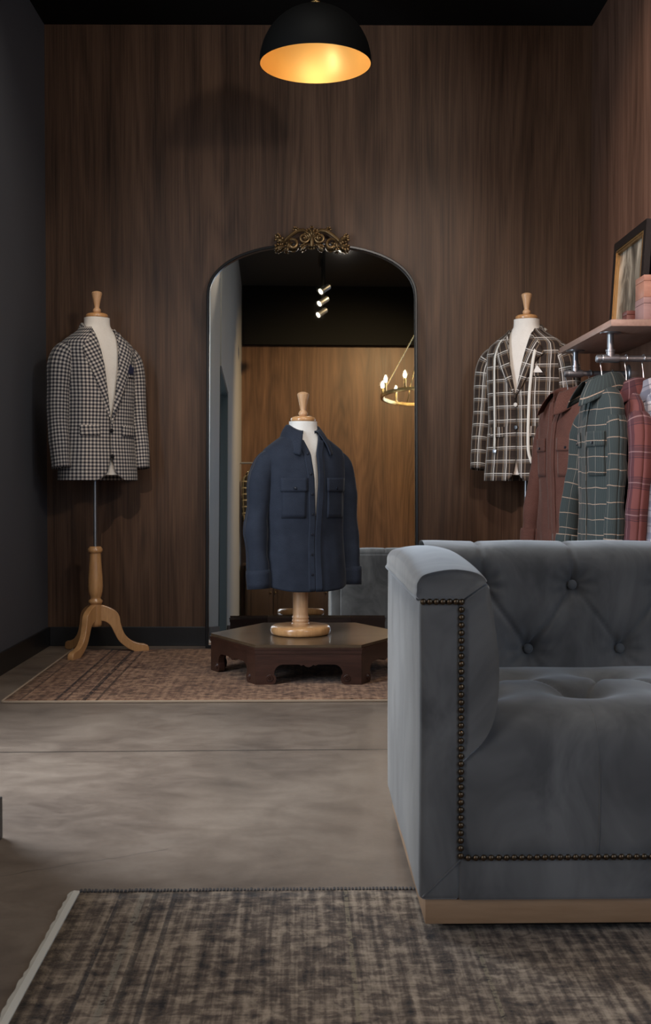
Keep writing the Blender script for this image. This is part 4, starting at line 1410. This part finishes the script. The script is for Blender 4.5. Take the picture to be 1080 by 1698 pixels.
# hangers and hanging clothes: local x runs along the hanger
def hanger(x, y, rz, label, zneck, style='wood'):
    h = thing('hanger', (x, y, RZ), rz, label, 'hanger')
    r = 0.0165
    # hook over the rail (in the plane across the rail), then down to the neck
    c0 = 0.0
    pts = [(0.0, r * math.cos(a) , r * math.sin(a)) for a in [PI * (-0.15 + 1.15 * k / 16) for k in range(17)]]
    pts = [(p[1], 0, p[2]) for p in pts]
    pts = pts + [(-r, 0, -0.02), (-r * 0.4, 0, -0.045), (0, 0, -0.065), (0, 0, zneck + 0.0)]
    MB().tube(pts, 0.0026, 8, up=(0, 1, 0)).build('hook', m_chrome, h)
    zn = zneck
    bar = cr([(-0.150, 0.006, zn - 0.078), (-0.12, 0.004, zn - 0.060), (-0.07, 0, zn - 0.024), (-0.02, 0, zn - 0.004), (0.0, 0, zn), (0.02, 0, zn - 0.004), (0.07, 0, zn - 0.024), (0.12, 0.004, zn - 0.060), (0.150, 0.006, zn - 0.078)], 40)
    mm = m_hanger if style == 'wood' else m_chrome
    rad = [0.013] * 41 if style == 'wood' else [0.003] * 41
    MB().tube(bar, rad, 10, flat=1.0 if style != 'wood' else 0.8, up=(0, 0, 1)).build('shoulder_bar', mm, h)
    return h

HA = lambda dx=0.0, fy=-0.02: [(.095, .002, -.050, .030), (.140, .002, -.055, .044), (.172, .0, -.085, .052), (.188 + dx, fy * .2, -.160, .050), (.192 + dx, fy * .5, -.280, .046), (.194 + dx, fy, -.400, .044), (.192 + dx, fy * 1.3, -.520, .044), (.188 + dx, fy * 1.5, -.62, .042)]
def hgap(z):
    top = max(0.0, (z + 0.06) / 0.13)
    return (-0.004 - 0.035 * top, -0.002 + 0.035 * top)
def hung(x, y, deg, mat, label, hlabel, seed, ztop, sw=1.0, fd=0.55, pockets=True, arms=None, btn=None, cat='shirt', hs=0.68, gapf=hgap):
    rz = math.radians(deg)
    hanger(x, y, rz, hlabel, ztop - RZ - 0.012)
    sh = ztop - 0.080        # shoulder tip height
    hs_ = hs
    a = arms or (HA(), HA())
    # the garment hangs from its shoulders, its neck round the hook
    return shirt('hanging_shirt', (x, y), sh - hs_, rz, hs_, mat, label, seed, gapf, btn or m_navybtn, cat, None, fd, sw, pockets, True, amp=0.010, arms=a, collar_open=0.8)
hung(1.140, YF, -69, m_brown, 'rust-brown linen shirt, leftmost on the farther rail', 'dark wooden hanger inside the rust-brown shirt', 3.3, 1.262, 1.0, 0.62, True, (HA(0.01, -0.05), HA()), m_navybtn)
hung(1.243, YF, -80, m_orange, 'orange linen shirt, only its collar showing between the brown and green shirts', 'dark hanger inside the orange shirt', 6.3, 1.258, 0.9, 0.35, False)
hung(1.345, YF, -84, m_blackcloth, 'black shirt on the farther rail, in the gap between the green and red plaid shirts', 'steel hanger carrying the black shirt', 8.8, 1.225, 0.9, 0.32, False)
hung(1.140, YN, -83, m_green, 'dark green windowpane shirt at the front of the nearer rail', 'dark wooden hanger inside the green windowpane shirt', 2.1, 1.262, 0.92, 0.50, True, (HA(0.012, -0.05), [(p[0] - .018, p[1], p[2], p[3] * .82) for p in HA(0.0, -0.01)]))
hung(1.238, YN, -86, m_red, 'red and charcoal plaid shirt between the green and pale plaid shirts', 'dark wooden hanger inside the red plaid shirt', 4.6, 1.240, 0.92, 0.36, False)
hung(1.308, YN, -86, m_blue, 'pale white and blue plaid shirt nearest the right wall on the nearer rail', 'dark wooden hanger inside the pale blue plaid shirt', 7.2, 1.240, 0.92, 0.36, False)

# ------------------------------------------------------------------ things seen in the mirror
for i, (x, y, z) in enumerate(TRACK):
    lab = ['track spotlight nearest the mirror, hanging from the shop ceiling', 'middle track spotlight of the three seen in the mirror', 'track spotlight farthest from the mirror, hanging from the shop ceiling'][i]
    t = thing('track_spotlight', (x, y, z), 0, lab, 'spotlight', 'track spotlights on the shop ceiling')
    d = (Vector((-0.75, 0.42, -0.62))).normalized()
    p = Vector((0, 0, 0))
    MB().tube([p + d * -0.07, p + d * -0.066, p + d * 0.062, p + d * 0.066], [0.030, 0.034, 0.034, 0.036], 20).build('can', m_steel, t)
    MB().tube([p + d * 0.0665, p + d * 0.068], [0.031, 0.031], 20).build('lens', m_spotlens, t)
    MB().tube([(0, 0, 0.0), (0, 0, 4.57 - z)], 0.007, 8).build('stem', m_black, t)
tr = MB().box((0.25, -2.3, 4.570), (0.29, -0.6, 4.60)).build('light_track', m_black, None, False)
tag(tr, 'black lighting track on the shop ceiling carrying the three spotlights', 'light track')

ch = thing('chandelier', (1.30, 0.0, 2.47), 0, 'round wagon-wheel chandelier with lit candle bulbs, seen in the mirror', 'chandelier')
RC = 0.47
ring = []
MB().lathe([(RC - 0.012, -0.018), (RC + 0.012, -0.018), (RC + 0.014, 0.0), (RC + 0.012, 0.018), (RC - 0.012, 0.018), (RC - 0.014, 0.0), (RC - 0.012, -0.018)], 72, cap=False).build('ring', m_brass, ch)
NB = 10
for k in range(NB):
    a = 2 * PI * k / NB + 0.29
    c = (RC * math.cos(a), RC * math.sin(a))
    cd = MB().lathe([(0.0, 0.016), (0.019, 0.016), (0.019, 0.024), (0.012, 0.026), (0.012, 0.115), (0.0, 0.116)], 14, (c[0], c[1], 0)).build('candle_sleeve', m_brass, ch)
    MB().lathe([(0.0, 0.114), (0.010, 0.116), (0.0175, 0.138), (0.015, 0.158), (0.006, 0.184), (0.0, 0.192)], 14, (c[0], c[1], 0)).build('candle_bulb', m_bulb, cd)
for k in range(5):
    a = 2 * PI * k / 5 + 0.6
    MB().tube([(RC * math.cos(a), RC * math.sin(a), 0.02), (0.02 * math.cos(a), 0.02 * math.sin(a), 0.85)], 0.0055, 8).build('stay_rod', m_brass, ch)
MB().tube([(0, 0, 0.80), (0, 0, 4.6 - 2.47)], 0.010, 10).build('down_rod', m_brass, ch)

# wardrobe with plaid jacket beside it, against the far wall
cab = thing('cabinet', (0.02, -3.03, 0.0), 0, 'dark wooden two-door cabinet against the far wall, seen in the mirror', 'cabinet')
MB().box((-0.70, -0.24, 0.06), (0.70, 0.20, 0.84), 0.004).build('carcass', m_darkwood, cab)
MB().box((-0.73, -0.25, 0.84), (0.73, 0.23, 0.875), 0.004).build('top', m_darkwood, cab)
MB().box((-0.68, -0.20, 0.0), (0.68, 0.17, 0.06)).build('base', m_darkwood, cab)
for sg in (-1, 1):
    for half_ in (0, 1):
        xa = sg * (0.02 + 0.335 * half_); xb = sg * (0.345 + 0.335 * half_)
        x0, x1 = min(xa, xb), max(xa, xb)
        d = MB().box((x0, 0.20, 0.09), (x1, 0.218, 0.82), 0.003).box((x0 + 0.05, 0.2175, 0.16), (x1 - 0.05, 0.226, 0.75), 0.006).build('door', m_darkwood, cab)
        MB().sphere((xb - sg * 0.025 if half_ == 0 else xa + sg * 0.025, 0.228, 0.50), 0.012, 10).build('knob', m_bronze, d)
hr = thing('garment_rail', (-0.54, -2.86, 2.16), 0, 'short wall rail holding the black plaid jacket, seen in the mirror', 'clothes rail')
MB().tube([(-0.22, 0, 0), (0.25, 0, 0)], 0.012, 12).build('rail_pipe', m_steel, hr)
MB().tube([(0.25, 0, 0), (0.25, -0.44, 0)], 0.012, 12).build('arm_pipe', m_steel, hr)
g_, T_ = shirt('hanging_shirt', (-0.53, -2.86), 1.20, math.radians(150), 0.82, m_bwplaid, 'black and cream plaid jacket hanging on the far wall, seen in the mirror', 6.1, hgap, m_blackbtn, 'jacket', None, 0.6, 0.9, False, True, arms=(HA(), HA()))
hk = thing('hanger', (-0.53, -2.86, 2.16), math.radians(150), 'steel hanger carrying the black plaid jacket seen in the mirror', 'hanger')
MB().tube([(0.0165 * math.cos(a), 0, 0.0165 * math.sin(a)) for a in [PI * (-0.15 + 1.15 * k / 12) for k in range(13)]] + [(0, 0, -0.04), (0, 0, -0.06)], 0.003, 8, up=(0, 1, 0)).build('hook', m_chrome, hk)
MB().tube([(-0.15, 0, -0.125), (-0.07, 0, -0.09), (0, 0, -0.06), (0.07, 0, -0.09), (0.15, 0, -0.125)], 0.004, 8).build('shoulder_bar', m_chrome, hk)
